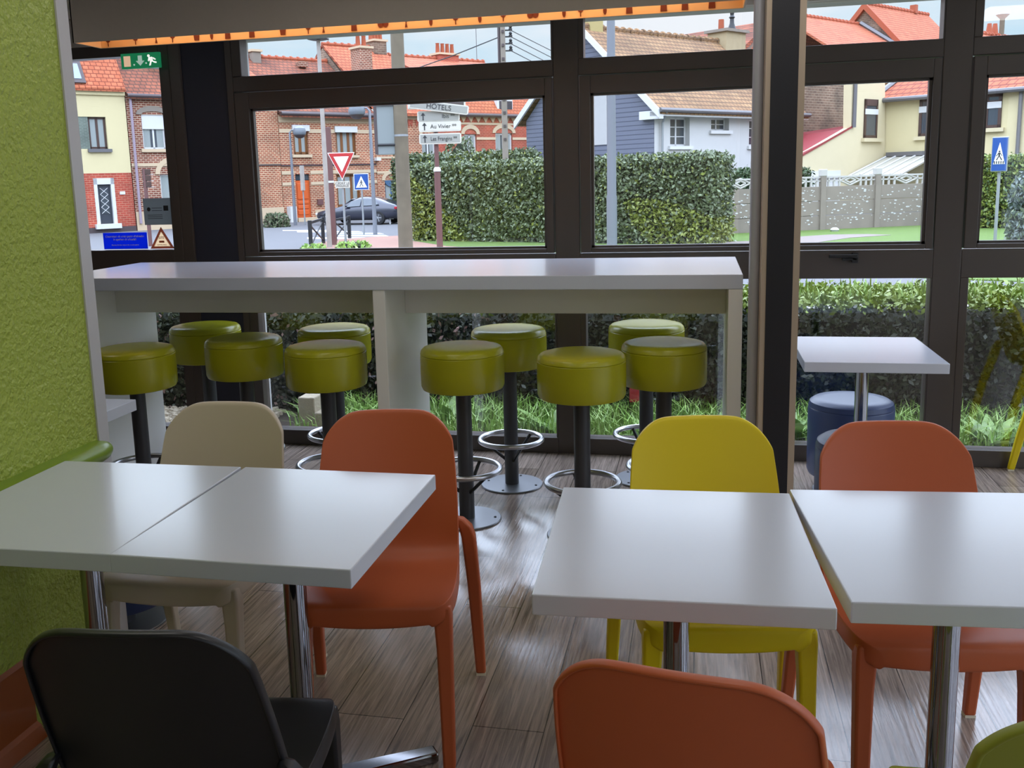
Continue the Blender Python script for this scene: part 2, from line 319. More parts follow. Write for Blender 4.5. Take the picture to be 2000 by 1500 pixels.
# window frames: one structure object per bay, the panes are its children
Y0, Y1 = W-.05, W+.04
def post(mb, x0, x1, z0=0.0, z1=2.294, d=.0): mb.box(x0, x1, Y0-d, Y1, z0, z1)
def bay(n, x0, x1, gl, gr, ul, ur, name=None, lo=.088):
    """x0..x1 clear bay; gl,gr middle glass; ul,ur upper/lower glass"""
    root = empty(name or f'window_{n}', ((x0+x1)/2, W, 0), kind='structure'); ox = -(x0+x1)/2
    X = lambda a: a+ox
    f = MB()
    yy0, yy1 = Y0-W, Y1-W
    f.box(X(x0), X(x1), yy0, yy1, 0, lo)                    # bottom rail
    f.box(X(x0), X(x1), yy0, yy1, .955, 1.093)              # transom
    f.box(X(x0), X(x1), yy0, yy1, 2.005, 2.088)             # upper transom
    f.box(X(x0), X(ul), yy0, yy1, lo, .955); f.box(X(ur), X(x1), yy0, yy1, lo, .955)
    f.box(X(x0), X(ul), yy0, yy1, 2.088, 2.294); f.box(X(ur), X(x1), yy0, yy1, 2.088, 2.294)
    f.build('frame', M['frame'], root, bevel=.004)
    s = MB(); g = .006; sy0, sy1 = yy0-.008, yy1-.02        # opening sash, a shadow gap around it
    s.box(X(x0)+g, X(gl), sy0, sy1, 1.099, 2.0); s.box(X(gr), X(x1)-g, sy0, sy1, 1.099, 2.0)
    s.box(X(gl), X(gr), sy0, sy1, 1.099, 1.123); s.box(X(gl), X(gr), sy0, sy1, 1.912, 2.0)
    s.build('sash', M['frame'], root, bevel=.003)
    b = MB()                                                 # glazing bead
    for a0, a1, z0, z1 in ((gl, gl+.014, 1.123, 1.912), (gr-.014, gr, 1.123, 1.912), (gl, gr, 1.123, 1.135), (gl, gr, 1.9, 1.912)): b.box(X(a0), X(a1), sy0+.02, sy0+.05, z0, z1)
    b.build('glazing_bead', M['frame'], root)
    for nm, a0, a1, z0, z1 in (('lower_pane', ul, ur, lo, .955), ('middle_pane', gl, gr, 1.123, 1.912), ('upper_pane', ul, ur, 2.088, 2.294)):
        bx(nm, M['glass'], (X(a0), X(a1), -.003, .003, z0, z1), root)
    return root
w1 = bay(1, -2.52, -.738, -2.43, -.782, -2.465, -.748)
w2 = bay(2, -.608, 1.124, -.547, 1.083, -.58, 1.118)
w3 = bay(3, 1.253, 2.985, 1.316, 2.93, 1.292, 2.94)
hd = MB(); hd.box(.70-.258, .77-.258, -.075, -.055, 1.047, 1.06); hd.box(.635-.258, .77-.258, -.09, -.075, 1.062, 1.078); hd.box(.745-.258, .775-.258, -.075, -.05, 1.035, 1.085)
hd.build('window_handle', M['black_plain'], w2, bevel=.003)
# left emergency door
d1 = empty('door_1', (-3.3, W, 0), kind='structure'); f = MB()
for a in ((-3.7, -3.56, 0, 2.294), (-2.962, -2.9, 0, 2.294)): f.box(a[0]+3.3, a[1]+3.3, Y0-W, Y1-W, a[2], a[3])
for z in ((0, .088), (.955, 1.143), (2.231, 2.294)): f.box(-3.56+3.3, -2.962+3.3, Y0-W, Y1-W, z[0], z[1])
f.build('frame', M['frame'], d1, bevel=.004)
bx('lower_pane', M['glass'], (-3.56+3.3, -2.962+3.3, -.003, .003, .088, .955), d1); bx('upper_pane', M['glass'], (-3.56+3.3, -2.962+3.3, -.003, .003, 1.143, 2.231), d1)
mb = MB(); post(mb, -2.9, -2.83); post(mb, -2.56, -2.52); mb.build('trim_3', M['frame'], bevel=.004)['kind'] = 'structure'
struct('trim_4', M['navy'], (-2.83, -2.56, W-.035, Y1, 0, 2.294))
mb = MB(); post(mb, -.738, -.608); mb.build('trim_5', M['frame'], bevel=.004)['kind'] = 'structure'
mb = MB(); post(mb, 1.124, 1.253); mb.build('trim_6', M['frame'], bevel=.004)['kind'] = 'structure'
mb = MB(); post(mb, 2.985, 3.6); mb.build('trim_7', M['frame'], bevel=.004)['kind'] = 'structure'
struct('trim_8', M['white_render'], (-2.75, -2.515, W+.05, W+.16, 0, 2.6))       # outer white reveal left of window 1
struct('wall_above_windows', M['white_render'], (-7, 3.7, W+.05, W+.2, 2.30, 3.0))

# dark pillar with pale edge strips and a steel corner tube
pr = empty('pillar', (.296, 3.82, 0), kind='structure')
bx('panel', M['pillar'], (-.05, .044, -.12, .12, 0, 2.45), pr)
bx('edge_strip', M['beige_edge'], (-.068, -.05, -.118, .12, 0, 2.45), pr); bx('edge_strip', M['beige_edge'], (.044, .067, -.118, .12, 0, 2.45), pr)
MB().tube([(-.086, .0, 0), (-.086, .0, 2.45)], .021, 20).build('corner_tube', M['tube_alu'], pr, smooth=True)

# rounded green rail on the left wall
rl = MB(); prof = [(-1.80, .675)]+[(-1.80+.018+.037*math.cos(a), .709+.032*math.sin(a)) for a in np.linspace(-math.pi/2, math.pi/2, 11)]+[(-1.80, .743)]
secs = [(-3.1, 1.0), (2.52, 1.0), (2.555, .92), (2.58, .72), (2.59, .4)]
n = len(prof); vs = []; fs = []
for y, k in secs: vs += [(-1.80+(px+1.80)*k if k < 1 else px, y, .709+(pz-.709)*k) for px, pz in prof]
for i in range(len(secs)-1): fs += [(i*n+j, i*n+(j+1) % n, (i+1)*n+(j+1) % n, (i+1)*n+j) for j in range(n)]
fs += [tuple(range(n)), tuple((len(secs)-1)*n+j for j in range(n))[::-1]]
rl.add(vs, fs); tag(rl.build('wall_rail', M['green_rail'], smooth=True), 'rounded glossy green bumper rail along the textured green wall', 'rail')

# ------------------------------------------------------------------ high counter
B0, B1, BZ = 3.91, 4.745, 1.10
cr = empty('high_counter', (-1.35, 4.3, 0), label='long white high counter running beside the windows', cat='counter')
oX, oY = 1.35, -4.3
def cbox(nm, x0, x1, y0, y1, z0, z1, m='white_mat', bev=.003): return bx(nm, M[m], (x0+oX, x1+oX, y0+oY, y1+oY, z0, z1), cr, bevel=bev)
cbox('worktop', -2.96, .173, B0, B1, BZ-.058, BZ, 'white_top')
cbox('end_panel', .118, .173, B0+.002, 4.55, 0, BZ-.058); cbox('end_panel', -2.835, -2.775, B0+.002, 4.55, 0, BZ-.058)
cbox('centre_panel', -1.358, -1.303, B0+.004, 4.55, 0, BZ-.058)
cbox('apron', -2.775, -1.358, 4.2, 4.222, .903, BZ-.058); cbox('apron', -1.303, .118, 4.2, 4.222, .903, BZ-.058)

# ------------------------------------------------------------------ bar stools
def make_stool(label):
    r = empty('bar_stool', label=label, cat='stool', group='lime bar stools along the high counter')
    s = MB(); R0 = .182
    p = [(0, .6), (R0-.02, .6), (R0-.006, .604), (R0, .618), (R0+.001, .69), (R0, .752), (R0-.003, .755), (R0, .758), (R0-.004, .772), (R0-.014, .782), (R0-.034, .787), (R0-.08, .789), (0, .789)]
    p = [(max(a, .001), b) for a, b in p]
    s.lathe(p, n=56).build('seat', M['lime'], r, smooth=True)
    MB().tube([(0, 0, .006), (0, 0, .6)], .034, 28).build('pole', M['grey_pole'], r, smooth=True)
    ring = [(.152*math.cos(a), .152*math.sin(a), .232) for a in np.linspace(0, 2*math.pi, 56, endpoint=False)]
    fr = MB().tube(ring, .0125, 12, closed=True).build('foot_ring', M['steel'], r, smooth=True)
    for k in range(3):
        a = R(-30+120*k); MB().tube([(.03*math.cos(a), .03*math.sin(a), .13), (.147*math.cos(a), .147*math.sin(a), .225)], .008, 8).build('brace', M['black_plain'], r, smooth=True)
    pl = MB().lathe([(.001, 0), (.152, 0), (.153, .004), (.15, .008), (.001, .009)], n=56).build('base_plate', M['plate'], r, smooth=True)
    for k in range(4):
        a = R(20+90*k); MB().lathe([(.001, .0095), (.006, .0095), (.005, .012), (.001, .0125)], (.125*math.cos(a), .125*math.sin(a), 0), n=10).build('screw', M['black_plain'], pl)
    return r
st = [((-2.507, 3.896), 0, 'lime bar stool half hidden by the green wall, beside counter end panel'),
      ((-2.114, 4.20), 14, 'lime bar stool, second from the green wall on the near side'),
      ((-1.625, 4.012), 5, 'lime bar stool just left of the counter centre panel, near side'),
      ((-.998, 4.019), -12, 'lime bar stool just right of the counter centre panel, near side'),
      ((-.464, 3.891), 20, 'lime bar stool with orange glint, nearest one behind the third table'),
      ((-.14, 4.169), 0, 'lime bar stool on the near side, closest to the dark pillar'),
      ((-2.514, 4.573), 40, 'far side lime bar stool nearest the left counter end, overlapped by another stool'),
      ((-1.783, 4.529), 70, 'far side lime bar stool directly left of the counter centre panel'),
      ((-.89, 4.527), -30, 'far side lime bar stool with its base plate in full view'),
      ((-.242, 4.695), 30, 'far side lime bar stool closest to the right counter end')]
s0 = make_stool(st[0][2]); s0.location = (*st[0][0], 0)
for (xy, a, lb) in st[1:]: dup(s0, (*xy, 0), R(a), lb)

# ------------------------------------------------------------------ tables
def make_table(label, w=.54, d=.632, h=.74):
    r = empty('cafe_table', label=label, cat='table', group='white square cafe tables')
    bx('table_top', M['white_top'], (-w/2, w/2, -d/2, d/2, h-.041, h), r, bevel=.0025)
    MB().box(-.11, .11, -.11, .11, h-.051, h-.041).build('mounting_plate', M['black_plain'], r)
    MB().tube([(0, 0, .03), (0, 0, h-.05)], .0275, 32).build('pole', M['chrome'], r, smooth=True)
    MB().lathe([(.001, .0), (.06, .0), (.06, .03), (.045, .045), (.03, .05), (.001, .05)], n=32).build('hub', M['chrome'], r, smooth=True)
    for k in range(4):
        a = math.atan2(.20, .285) if k in (0,) else None
        a = (R(36)*(1 if k in (0, 2) else -1))+(math.pi if k in (1, 2) else 0)
        c, s = math.cos(a), math.sin(a); u = np.array((c, s, 0)); v = np.array((-s, c, 0))
        P = lambda t, q, z: tuple(u*t+v*q+np.array((0, 0, z)))
        MB().hexa([P(.03, -.03, .002), P(.342, -.022, 0), P(.342, .022, 0), P(.03, .03, .002), P(.03, -.03, .042), P(.342, -.022, .028), P(.342, .022, .028), P(.03, .03, .042)]).build('base_arm', M['chrome'], r, bevel=.006)
    return r
tb0 = make_table('white square table against the green wall, left of the seam')
tb0.location = (-1.482, 2.032, 0); tb0.rotation_euler = (0, 0, R(1.0))
dup(tb0, (-.937, 2.035, 0), R(-.3), 'white square table butted to the wall table, orange chair behind')
dup(tb0, (-.038, 1.986, 0), R(2.4), 'white square table with a yellow chair behind it')
dup(tb0, (.516, 2.05, 0), R(4.6), 'white square table cut by the right edge of the picture')
dup(tb0, (.69, 4.30, 0), R(0), 'white square table by the window with blue poufs under it')
dup(tb0, (-2.27, 2.78, 0), R(0), 'white table almost hidden behind the green wall, one corner showing')

# ------------------------------------------------------------------ shell chairs
def chair_shell(m, parent):
    seat = [  # y, z, half width, edge rise, forward curl of the edges
        (-.243, .438, .150, 0, 0), (-.240, .450, .172, 0, 0), (-.228, .4565, .190, .001, 0), (-.205, .4575, .201, .003, 0), (-.15, .453, .207, .006, 0), (-.08, .447, .208, .009, 0),
        (-.02, .442, .207, .012, 0), (.035, .441, .205, .016, .0), (.075, .446, .203, .022, .004), (.103, .462, .202, .028, .012), (.122, .490, .202, .024, .022), (.136, .525, .203, .012, .030)]
    nc = 21; us = np.sin(np.linspace(-math.pi/2, math.pi/2, nc)); rows = []
    def rim(row, t):
        off = np.array((0, .022*t, -.047*(1-t)))
        return [tuple(np.array(row[0])+off+np.array((-.004*(1-t), 0, 0)))]+row+[tuple(np.array(row[-1])+off+np.array((.004*(1-t), 0, 0)))]
    for y, z, hw, sc_, bc in seat:
        t = min(max((z-.46)/.12, 0), 1) if y > .05 else 0.0
        rows.append(rim([(u*hw, y-bc*u*u, z+sc_*abs(u)**3) for u in us], t))
    U0 = .5
    def ztop(u):
        k = .965*max(abs(u)-U0, 0)/(1-U0); return .842-.005*u*u-.105*(1-math.sqrt(max(1-k*k, 0)))
    for v in (.1, .28, .46, .62, .76, .87, .95, 1.0):
        row = []
        for u in us:
            z = .54+v*(ztop(u)-.54); h = (z-.54)/.3; hw = .203-.004*h-.021*h*h
            row.append((u*hw, .141+.108*h-.004*h*h-.034*(1-.35*h)*u*u, z))
        rows.append(rim(row, 1))
    front = [(p[0], p[1]-.002, p[2]-.036-.012*(p[0]/.15)**2*0-.010*(1-(p[0]/.15)**2)) for p in rows[0][1:-1]]
    rows.insert(0, [rows[0][0]]+front+[rows[0][-1]])
    top = [(p[0], p[1]+.022, p[2]-.001) for p in rows[-1][1:-1]]; top[0] = rows[-1][0]; top[-1] = rows[-1][-1]; front[0] = rows[1][0]; front[-1] = rows[1][-1]; rows[0][1] = front[0]; rows[0][-2] = front[-1]
    rows.append([rows[-1][0]]+top+[rows[-1][-1]])
    k = len(rows[0]); mb = MB(); vs = [p for r_ in rows for p in r_]
    fs = [(i*k+j, i*k+j+1, (i+1)*k+j+1, (i+1)*k+j) for i in range(len(rows)-1) for j in range(k-1)]
    mb.add(vs, fs); o = mb.build('seat_shell', m, parent, smooth=True)
    import bmesh
    bm = bmesh.new(); bm.from_mesh(o.data); bmesh.ops.remove_doubles(bm, verts=bm.verts, dist=1e-5); bm.to_mesh(o.data); bm.free()
    s = o.modifiers.new('thick', 'SOLIDIFY'); s.thickness = .010; s.offset = -1
    s = o.modifiers.new('round', 'SUBSURF'); s.levels = s.render_levels = 2
    return o
def make_chair(color, label):
    m = M[color]; r = empty('shell_chair', label=label, cat='chair', group='plastic shell chairs at the tables')
    chair_shell(m, r)
    for s in (-1, 1):
        mb = MB().sweep([(s*.196, .130, .552, .006, .010), (s*.206, .134, .545, .013, .017), (s*.221, .139, .522, .0185, .021), (s*.229, .146, .488, .020, .022), (s*.2325, .160, .43, .0197, .021), (s*.2375, .192, .33, .019, .020), (s*.2425, .228, .17, .0175, .018), (s*.247, .258, .006, .015, .0155)])
        lg = mb.build('leg', m, r, smooth=True, bevel=.007, seg=3)
        MB().box(s*.247-.014, s*.247+.014, .244, .272, 0, .008).build('glide', M['glide'], lg)
        mb = MB().sweep([(s*.176, -.205, .445, .024, .024), (s*.179, -.208, .41, .0235, .0235), (s*.181, -.212, .33, .0205, .0205), (s*.1825, -.222, .17, .0185, .0185), (s*.1835, -.232, .006, .016, .016)])
        lg = mb.build('leg', m, r, smooth=True, bevel=.007, seg=3)
        MB().box(s*.1835-.0145, s*.1835+.0145, -.2465, -.2175, 0, .008).build('glide', M['glide'], lg)
    return r
def put(o, x, y, a): o.location = (x, y, 0); o.rotation_euler = (0, 0, R(a)); return o
put(make_chair('beige', 'beige plastic chair behind the wall table'), -1.40, 2.432, 3)
ch = put(make_chair('orange', 'orange plastic chair facing us, between the two pairs of tables'), -.835, 2.387, 10.5)
put(make_chair('yellow', 'yellow plastic chair behind the third table from the wall'), .047, 2.402, 9)
dup(ch, (.529, 2.393, 0), R(7), 'orange plastic chair behind the rightmost table, before the blue poufs')
put(make_chair('black', 'black plastic chair with its back to us at lower left'), -.884, 1.47, 180+7)
dup(ch, (.016, 1.478, 0), R(180-9), 'nearest orange plastic chair, seen from behind at the bottom edge')
put(make_chair('olive', 'olive green plastic chair cut off by the bottom right corner'), .537, 1.449, 180+2)
put(make_chair('yellow', 'yellow plastic chair by the right window, mirrored in its glass'), 1.765, 4.80, 86)

# ------------------------------------------------------------------ poufs
def make_pouf(label):
    r = empty('pouf', label=label, cat='pouf', group='round blue poufs')
    p = [(.001, .085), (.16, .085), (.182, .092), (.189, .11), (.19, .405), (.187, .41), (.189, .414), (.183, .435), (.165, .447), (.12, .45), (.001, .451)]
    MB().lathe(p, n=56).build('seat', M['blue'], r, smooth=True)
    MB().tube([(0, 0, .006), (0, 0, .085)], .05, 28).build('pedestal', M['grey_pole'], r, smooth=True)
    MB().lathe([(.001, 0), (.16, 0), (.161, .005), (.158, .008), (.001, .009)], n=48).build('base_plate', M['plate'], r, smooth=True)
    return r
pf = make_pouf('larger looking navy blue pouf beyond the window table pole'); pf.location = (.70, 4.63, 0)
dup(pf, (.655, 3.93, 0), 0, 'navy blue pouf in front of the window table, mostly behind an orange chair')
dup(pf, (-1.97, 2.84, 0), 0, 'dark blue pouf glimpsed low behind the end of the green wall')

# ------------------------------------------------------------------ pendant lamp
LX0, LX1, LY0, LY1, LZ = -2.87, .183, 4.2, 4.42, 2.176
lp = empty('pendant_lamp', (-1.34, 4.31, LZ), label='long box pendant lamp over the counter, taupe outside and orange inside', cat='lamp')
q = lambda x, y: (x+1.34, y-4.31)
mb = MB(); x0, y0 = q(LX0, LY0); x1, y1 = q(LX1, LY1); T = .006
mb.box(x0, x1, y0, y0+T, 0, .2); mb.box(x0, x1, y1-T, y1, 0, .2); mb.box(x0, x0+T, y0, y1, 0, .2); mb.box(x1-T, x1, y0, y1, 0, .2)
mb.build('shade', M['lamp_out'], lp)
mb = MB(); e = T+.002
mb.box(x0+e, x1-e, y1-e-.001, y1-T, .001, .2); mb.box(x0+e, x1-e, y0+T, y0+e+.001, .001, .2); mb.box(x0+T, x0+e+.001, y0+e, y1-e, .001, .2); mb.box(x1-e-.001, x1-T, y0+e, y1-e, .001, .2); mb.box(x0+e, x1-e, y0+e, y1-e, .2, .204)
mb.build('liner', M['lamp_in'], lp)
pt = MB(); yb = y1-e-.003
random.seed(11)
def ell(cx, cz, a, b, n=12): return [(cx+a*math.cos(2*math.pi*k/n), cz+b*math.sin(2*math.pi*k/n)) for k in range(n)]
shapes = []
xx = x0+.05
while xx < x1-.05:
    kind = random.choice('bwgskhbw')
    if kind == 'b': shapes.append([(xx-.014, -.0), (xx+.014, -.0), (xx+.012, .045), (xx+.005, .06), (xx+.005, .09), (xx-.005, .09), (xx-.005, .06), (xx-.012, .045)])
    elif kind == 'w': shapes.append(ell(xx, .04, .016, .022)); shapes.append([(xx-.002, -.0), (xx+.002, 0), (xx+.002, .02), (xx-.002, .02)])
    elif kind == 'g': shapes.append([(xx-.017, .045), (xx-.012, .003), (xx+.012, .003), (xx+.017, .045)])
    elif kind == 's': shapes.append([(xx-.006, .002), (xx+.006, .002), (xx+.002, .02), (xx+.006, .045), (xx-.006, .045), (xx-.002, .02)])
    elif kind == 'k': shapes.append(ell(xx, .022, .008, .02))
    else: shapes.append(ell(xx-.012, .024, .014, .017)); shapes.append(ell(xx+.012, .024, .014, .017))
    xx += random.uniform(.07, .16)
for s in shapes: MB().prism([(a, max(b, .001)+.006) for a, b in s], -.0012, 'y', yb).build('printed_motif', M['lamp_brown'], lp)
mb = MB(); mb.tube([(x0+.15, 0, .14), (x1-.15, 0, .14)], .013, 12); mb.build('tube_light', M['bulb'], lp, smooth=True)
mb = MB(); mb.tube([(-1.0, 0, .2), (-1.0, 0, 2.45-LZ)], .004, 6); mb.tube([(1.0, 0, .2), (1.0, 0, 2.45-LZ)], .004, 6); mb.build('hanger', M['black_plain'], lp)

# ------------------------------------------------------------------ things on the left door
def plaque(name, x0, x1, z0, z1, m, label, cat, y=W-.012, t=.004):
    r = empty(name, ((x0+x1)/2, y, z0), label=label, cat=cat)
    bx('panel', m, (-(x1-x0)/2, (x1-x0)/2, -t/2, t/2, 0, z1-z0), r); return r, x1-x0, z1-z0
ex, w, h = plaque('exit_sign', -3.16, -2.925, 2.155, 2.237, M['exit_green'], 'green emergency exit sign with running man above the left glass door', 'sign', y=W-.09, t=.02)
bx('door_symbol', M['exit_pink'], (-w/2+.018, -w/2+.058, -.013, -.0095, .012, .068), ex)
MB().prism([(-.012, .068), (.012, .068), (.012, .04), (.026, .04), (0, .014), (-.026, .04), (-.012, .04)], -.003, 'y', -.0095).build('arrow', M['exit_grey'], ex)
mb = MB(); ox = .066
mb.prism(ell(ox-.012, .064, .0075, .0075), -.003, 'y', -.0095)
for pts in ([(-.012, .056), (.008, .058), (.014, .034), (-.004, .032)], [(-.012, .056), (-.018, .038), (-.012, .034), (-.006, .05)], [(.008, .056), (.018, .044), (.028, .04), (.03, .046), (.018, .054)], [(-.004, .033), (.004, .033), (-.003, .012), (-.012, .012)], [(.003, .035), (.014, .035), (.018, .026), (.034, .024), (.034, .031), (.02, .034)]):
    mb.prism([(ox+a, b) for a, b in pts], -.003, 'y', -.0095)
mb.build('running_figure', M['exit_white'], ex)
mb = MB(); mb.prism(ell(-.038, .02, .005, .005), -.003, 'y', -.0095); mb.prism(ell(.036, .026, .005, .005), -.003, 'y', -.0095); mb.build('indicator_dot', M['exit_grey'], ex)
bs, w, h = plaque('door_sticker', -3.435, -3.15, 1.147, 1.243, M['blue_sticker'], 'blue sticker with white French text low on the left glass door', 'sticker')
text("L'ouverture de cette porte déclenche", .0165, M['sign_white'], bs, (0, -.004, .074), ex=.0005, bold=.0005)
text("le système de sécurité", .0165, M['sign_white'], bs, (0, -.004, .056), ex=.0005, bold=.0005)
text("Opening this door triggers the security system", .0095, M['sign_white'], bs, (0, -.004, .024), ex=.0005, bold=.0003)
ts = empty('warning_sticker', (-3.055, W-.012, 1.147), label='brown triangular sticker beside the blue one on the left door', cat='sticker')
mb = MB()
for a, b in (((-.076, 0), (.076, 0)), ((.076, 0), (0, .125)), ((0, .125), (-.076, 0))):
    c = (0, .0417); k = .7; mb.prism([a, b, (c[0]+(b[0]-c[0])*k, c[1]+(b[1]-c[1])*k), (c[0]+(a[0]-c[0])*k, c[1]+(a[1]-c[1])*k)], .004, 'y', -.002)
mb.build('border', M['brown_sticker'], ts)
MB().prism([(-.0532, .0125), (.0532, .0125), (0, .1)], .002, 'y', -.001).build('face', M['cream_sticker'], ts)
text('SITE', .02, M['brown_sticker'], ts, (0, -.004, .062), ex=.0005); bx('camera_symbol', M['brown_sticker'], (-.016, .016, -.0045, -.003, .034, .046), ts); text('SURVEILLANCE', .009, M['brown_sticker'], ts, (0, -.004, .022), ex=.0005)
gn, w, h = plaque('door_notice', -3.155, -2.968, 1.285, 1.438, M['grey_notice'], 'dark grey notice seen from behind on the left glass door', 'notice')
mb = MB()
mb.prism(ell(-.06, .09, .011, .012), -.001, 'y', -.0022)
mb.box(.035, .065, -.0032, -.0022, .08, .11)
for zz in (.095, .08, .055, .045, .035): mb.box(-.04 if zz > .07 else -.07, .025, -.003, -.0022, zz, zz+.003)
mb.build('faded_print', M['dark_text'], gn)

# ------------------------------------------------------------------ ground outside
GZ = -.3
g = struct('road', M['asphalt'], (-90, 110, 9.5, 160, GZ-.1, GZ))
mb = MB(); mb.add([(-12, W+.2, -.04), (9, W+.2, -.04), (9, 7.2, -.04), (-12, 7.2, -.04), (9, 9.6, GZ+.01), (-12, 9.6, GZ+.01)], [(0, 1, 2, 3), (3, 2, 4, 5)]); mb.build('ground_bed', M['soil'])['kind'] = 'structure'
def poly(name, m, pts, z): # pixels -> polygon slab lying on the ground
    P = [on_z(a, b, z) for a, b in pts]; mb = MB(); mb.prism([(p[0], p[1]) for p in P], -.12, 'z', z); o = mb.build(name, m); o['kind'] = 'structure'; return o
struct('path_by_building', M['pale_slab'], (-10, 12, 9.7, 15.5, GZ-.05, GZ+.012))
poly('lawn', M['lawn'], [(806, 470), (812, 463), (880, 452), (1400, 442), (2100, 425), (2300, 480), (2300, 560), (1500, 530), (1180, 500), (1000, 488), (870, 480)], GZ+.02)
poly('pavement', M['paving'], [(560, 530), (590, 489), (622, 474), (655, 468), (720, 463), (800, 459), (806, 470), (870, 480), (1000, 488), (1180, 500), (1180, 530)], GZ+.015)
poly('path_across_lawn', M['path'], [(1375, 482), (1420, 472), (1480, 470), (1560, 462), (1620, 458), (1695, 457), (1740, 458.5), (1660, 464), (1590, 474), (1500, 486)], GZ+.03)
mb = MB()
for i, (xa, xb, y) in enumerate(((552, 640, 449.2), (580, 700, 451.6), (640, 742, 455), (650, 752, 459), (600, 768, 463.5))):
    t = .9+.25*i
    P = [on_z(a, b, GZ+.012) for a, b in ((xa, y), (xb, y-.2), (xb+8, y+t*1.4), (xa, y+t*1.5))]; mb.prism([(p[0], p[1]) for p in P], -.02, 'z', GZ+.012)
tag(mb.build('road_markings', M['paint']), kind='structure')

# ------------------------------------------------------------------ foliage
def leaves(boxes, count, size, jit, name, mats, weights, parent=None, aspect=.55, seed=1):
    """leaf blades scattered over the outside of boxes given as (origin, ux, uy, height)"""
    rg = np.random.default_rng(seed); V = []; 
    areas = []; faces = []
    for o, ux, uy, hh in boxes:
        o, ux, uy = map(np.array, (o, ux, uy)); up = np.array((0, 0, hh))
        for a, u, v, nrm in ((o, ux, up, -uy), (o+uy, ux, up, uy), (o, uy, up, -ux), (o+ux, uy, up, ux), (o+up, ux, uy, up)):
            faces.append((a, u, v, nrm/np.linalg.norm(nrm))); areas.append(np.linalg.norm(np.cross(u, v))*(.25 if nrm is uy else 1))
    areas = np.array(areas); pick = rg.choice(len(faces), count, p=areas/areas.sum())
    A = np.array([f[0] for f in faces])[pick]; U = np.array([f[1] for f in faces])[pick]; Vv = np.array([f[2] for f in faces])[pick]; Nn = np.array([f[3] for f in faces])[pick]
    C = A+U*rg.random((count, 1))+Vv*rg.random((count, 1))+Nn*(rg.normal(0, jit, (count, 1)))
    d = rg.normal(size=(count, 3))+Nn*.3; d /= np.linalg.norm(d, axis=1, keepdims=True)
    e = np.cross(d, rg.normal(size=(count, 3))+Nn*.8); e /= np.linalg.norm(e, axis=1, keepdims=True)
    s = size*(.6+.8*rg.random((count, 1)))
    V = np.stack([C-d*s, C+e*s*aspect, C+d*s, C-e*s*aspect], 1).reshape(-1, 3)
    me = bpy.data.meshes.new(name); me.vertices.add(4*count); me.vertices.foreach_set('co', V.ravel().astype(np.float32))
    me.loops.add(4*count); me.loops.foreach_set('vertex_index', np.arange(4*count, dtype=np.int32))
    me.polygons.add(count); me.polygons.foreach_set('loop_start', np.arange(0, 4*count, 4, dtype=np.int32)); me.polygons.foreach_set('loop_total', np.full(count, 4, np.int32))
    for m in mats: me.materials.append(m)
    nz = np.abs(np.sin(C[:, 0]*1.3+C[:, 2]*1.7)+np.sin(C[:, 0]*.6-C[:, 2]*2.3+1))  # large patches
    idx = np.array([rg.choice(len(mats), p=weights) for _ in range(count)])
    if callable(getattr(leaves, 'rule', None)): idx = leaves.rule(C, Nn, idx, rg, nz)
    me.polygons.foreach_set('material_index', idx.astype(np.int32)); me.update(calc_edges=True)
    o = bpy.data.objects.new(name, me); COL.objects.link(o)
    if parent: o.parent = parent
    return o
leaves.rule = None
def hedge(p0, p1, thick, h, count, size, jit, mats, weights, label, seed, cat='hedge', name='hedge', z0=GZ, group=None, side=1):
    """p0,p1 xy of the visible foot line, body behind it"""
    p0 = np.array((p0[0], p0[1])); p1 = np.array((p1[0], p1[1])); u = p1-p0; L = np.linalg.norm(u); a = math.atan2(u[1], u[0])
    r = empty(name, (p0[0], p0[1], z0), a, label, cat, group)
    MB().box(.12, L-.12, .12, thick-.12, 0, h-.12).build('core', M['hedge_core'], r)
    leaves([((0, .0, 0), (L, 0, 0), (0, thick, 0), h)], count, size, jit, 'foliage', mats, weights, r, seed=seed)
    return r, L
# low clipped hedge under the windows
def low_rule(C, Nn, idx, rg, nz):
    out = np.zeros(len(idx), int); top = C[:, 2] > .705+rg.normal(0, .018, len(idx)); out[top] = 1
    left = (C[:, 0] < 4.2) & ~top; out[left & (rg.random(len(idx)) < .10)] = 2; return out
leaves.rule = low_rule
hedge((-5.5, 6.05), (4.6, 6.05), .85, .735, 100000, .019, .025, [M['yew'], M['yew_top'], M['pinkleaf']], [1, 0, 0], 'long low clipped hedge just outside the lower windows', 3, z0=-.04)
def big_rule(C, Nn, idx, rg, nz):
    out = idx.copy(); c = (np.sin(C[:, 0]*.55+2.2)+np.sin(C[:, 2]*1.6+C[:, 0]*.9)) ; out[(c > .75) & (rg.random(len(idx)) < .75)] = 2; return out
leaves.rule = big_rule
A_, B_ = on_z(806, 471, GZ), on_z(1393, 480, GZ)
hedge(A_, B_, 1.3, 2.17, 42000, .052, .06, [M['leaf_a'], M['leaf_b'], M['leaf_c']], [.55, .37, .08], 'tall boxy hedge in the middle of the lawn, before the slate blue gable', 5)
leaves.rule = None
A_, B_ = on_z(1380, 455, GZ), on_z(1581, 447, GZ)
hedge(A_, B_, .8, 1.75, 14000, .05, .06, [M['laurel'], M['leaf_b']], [.7, .3], 'laurel hedge seen either side of the dark pillar', 6)
A_, B_ = at_depth(770, 440, 44), at_depth(1030, 440, 39)
hedge(A_, B_, .9, 2.75, 16000, .075, .09, [M['leaf_b'], M['leaf_a'], M['leaf_c']], [.6, .25, .15], 'dark creeper covered garden wall behind the tall boxy hedge', 8)
A_, B_ = on_z(1895, 447, GZ), on_z(2110, 447, GZ)
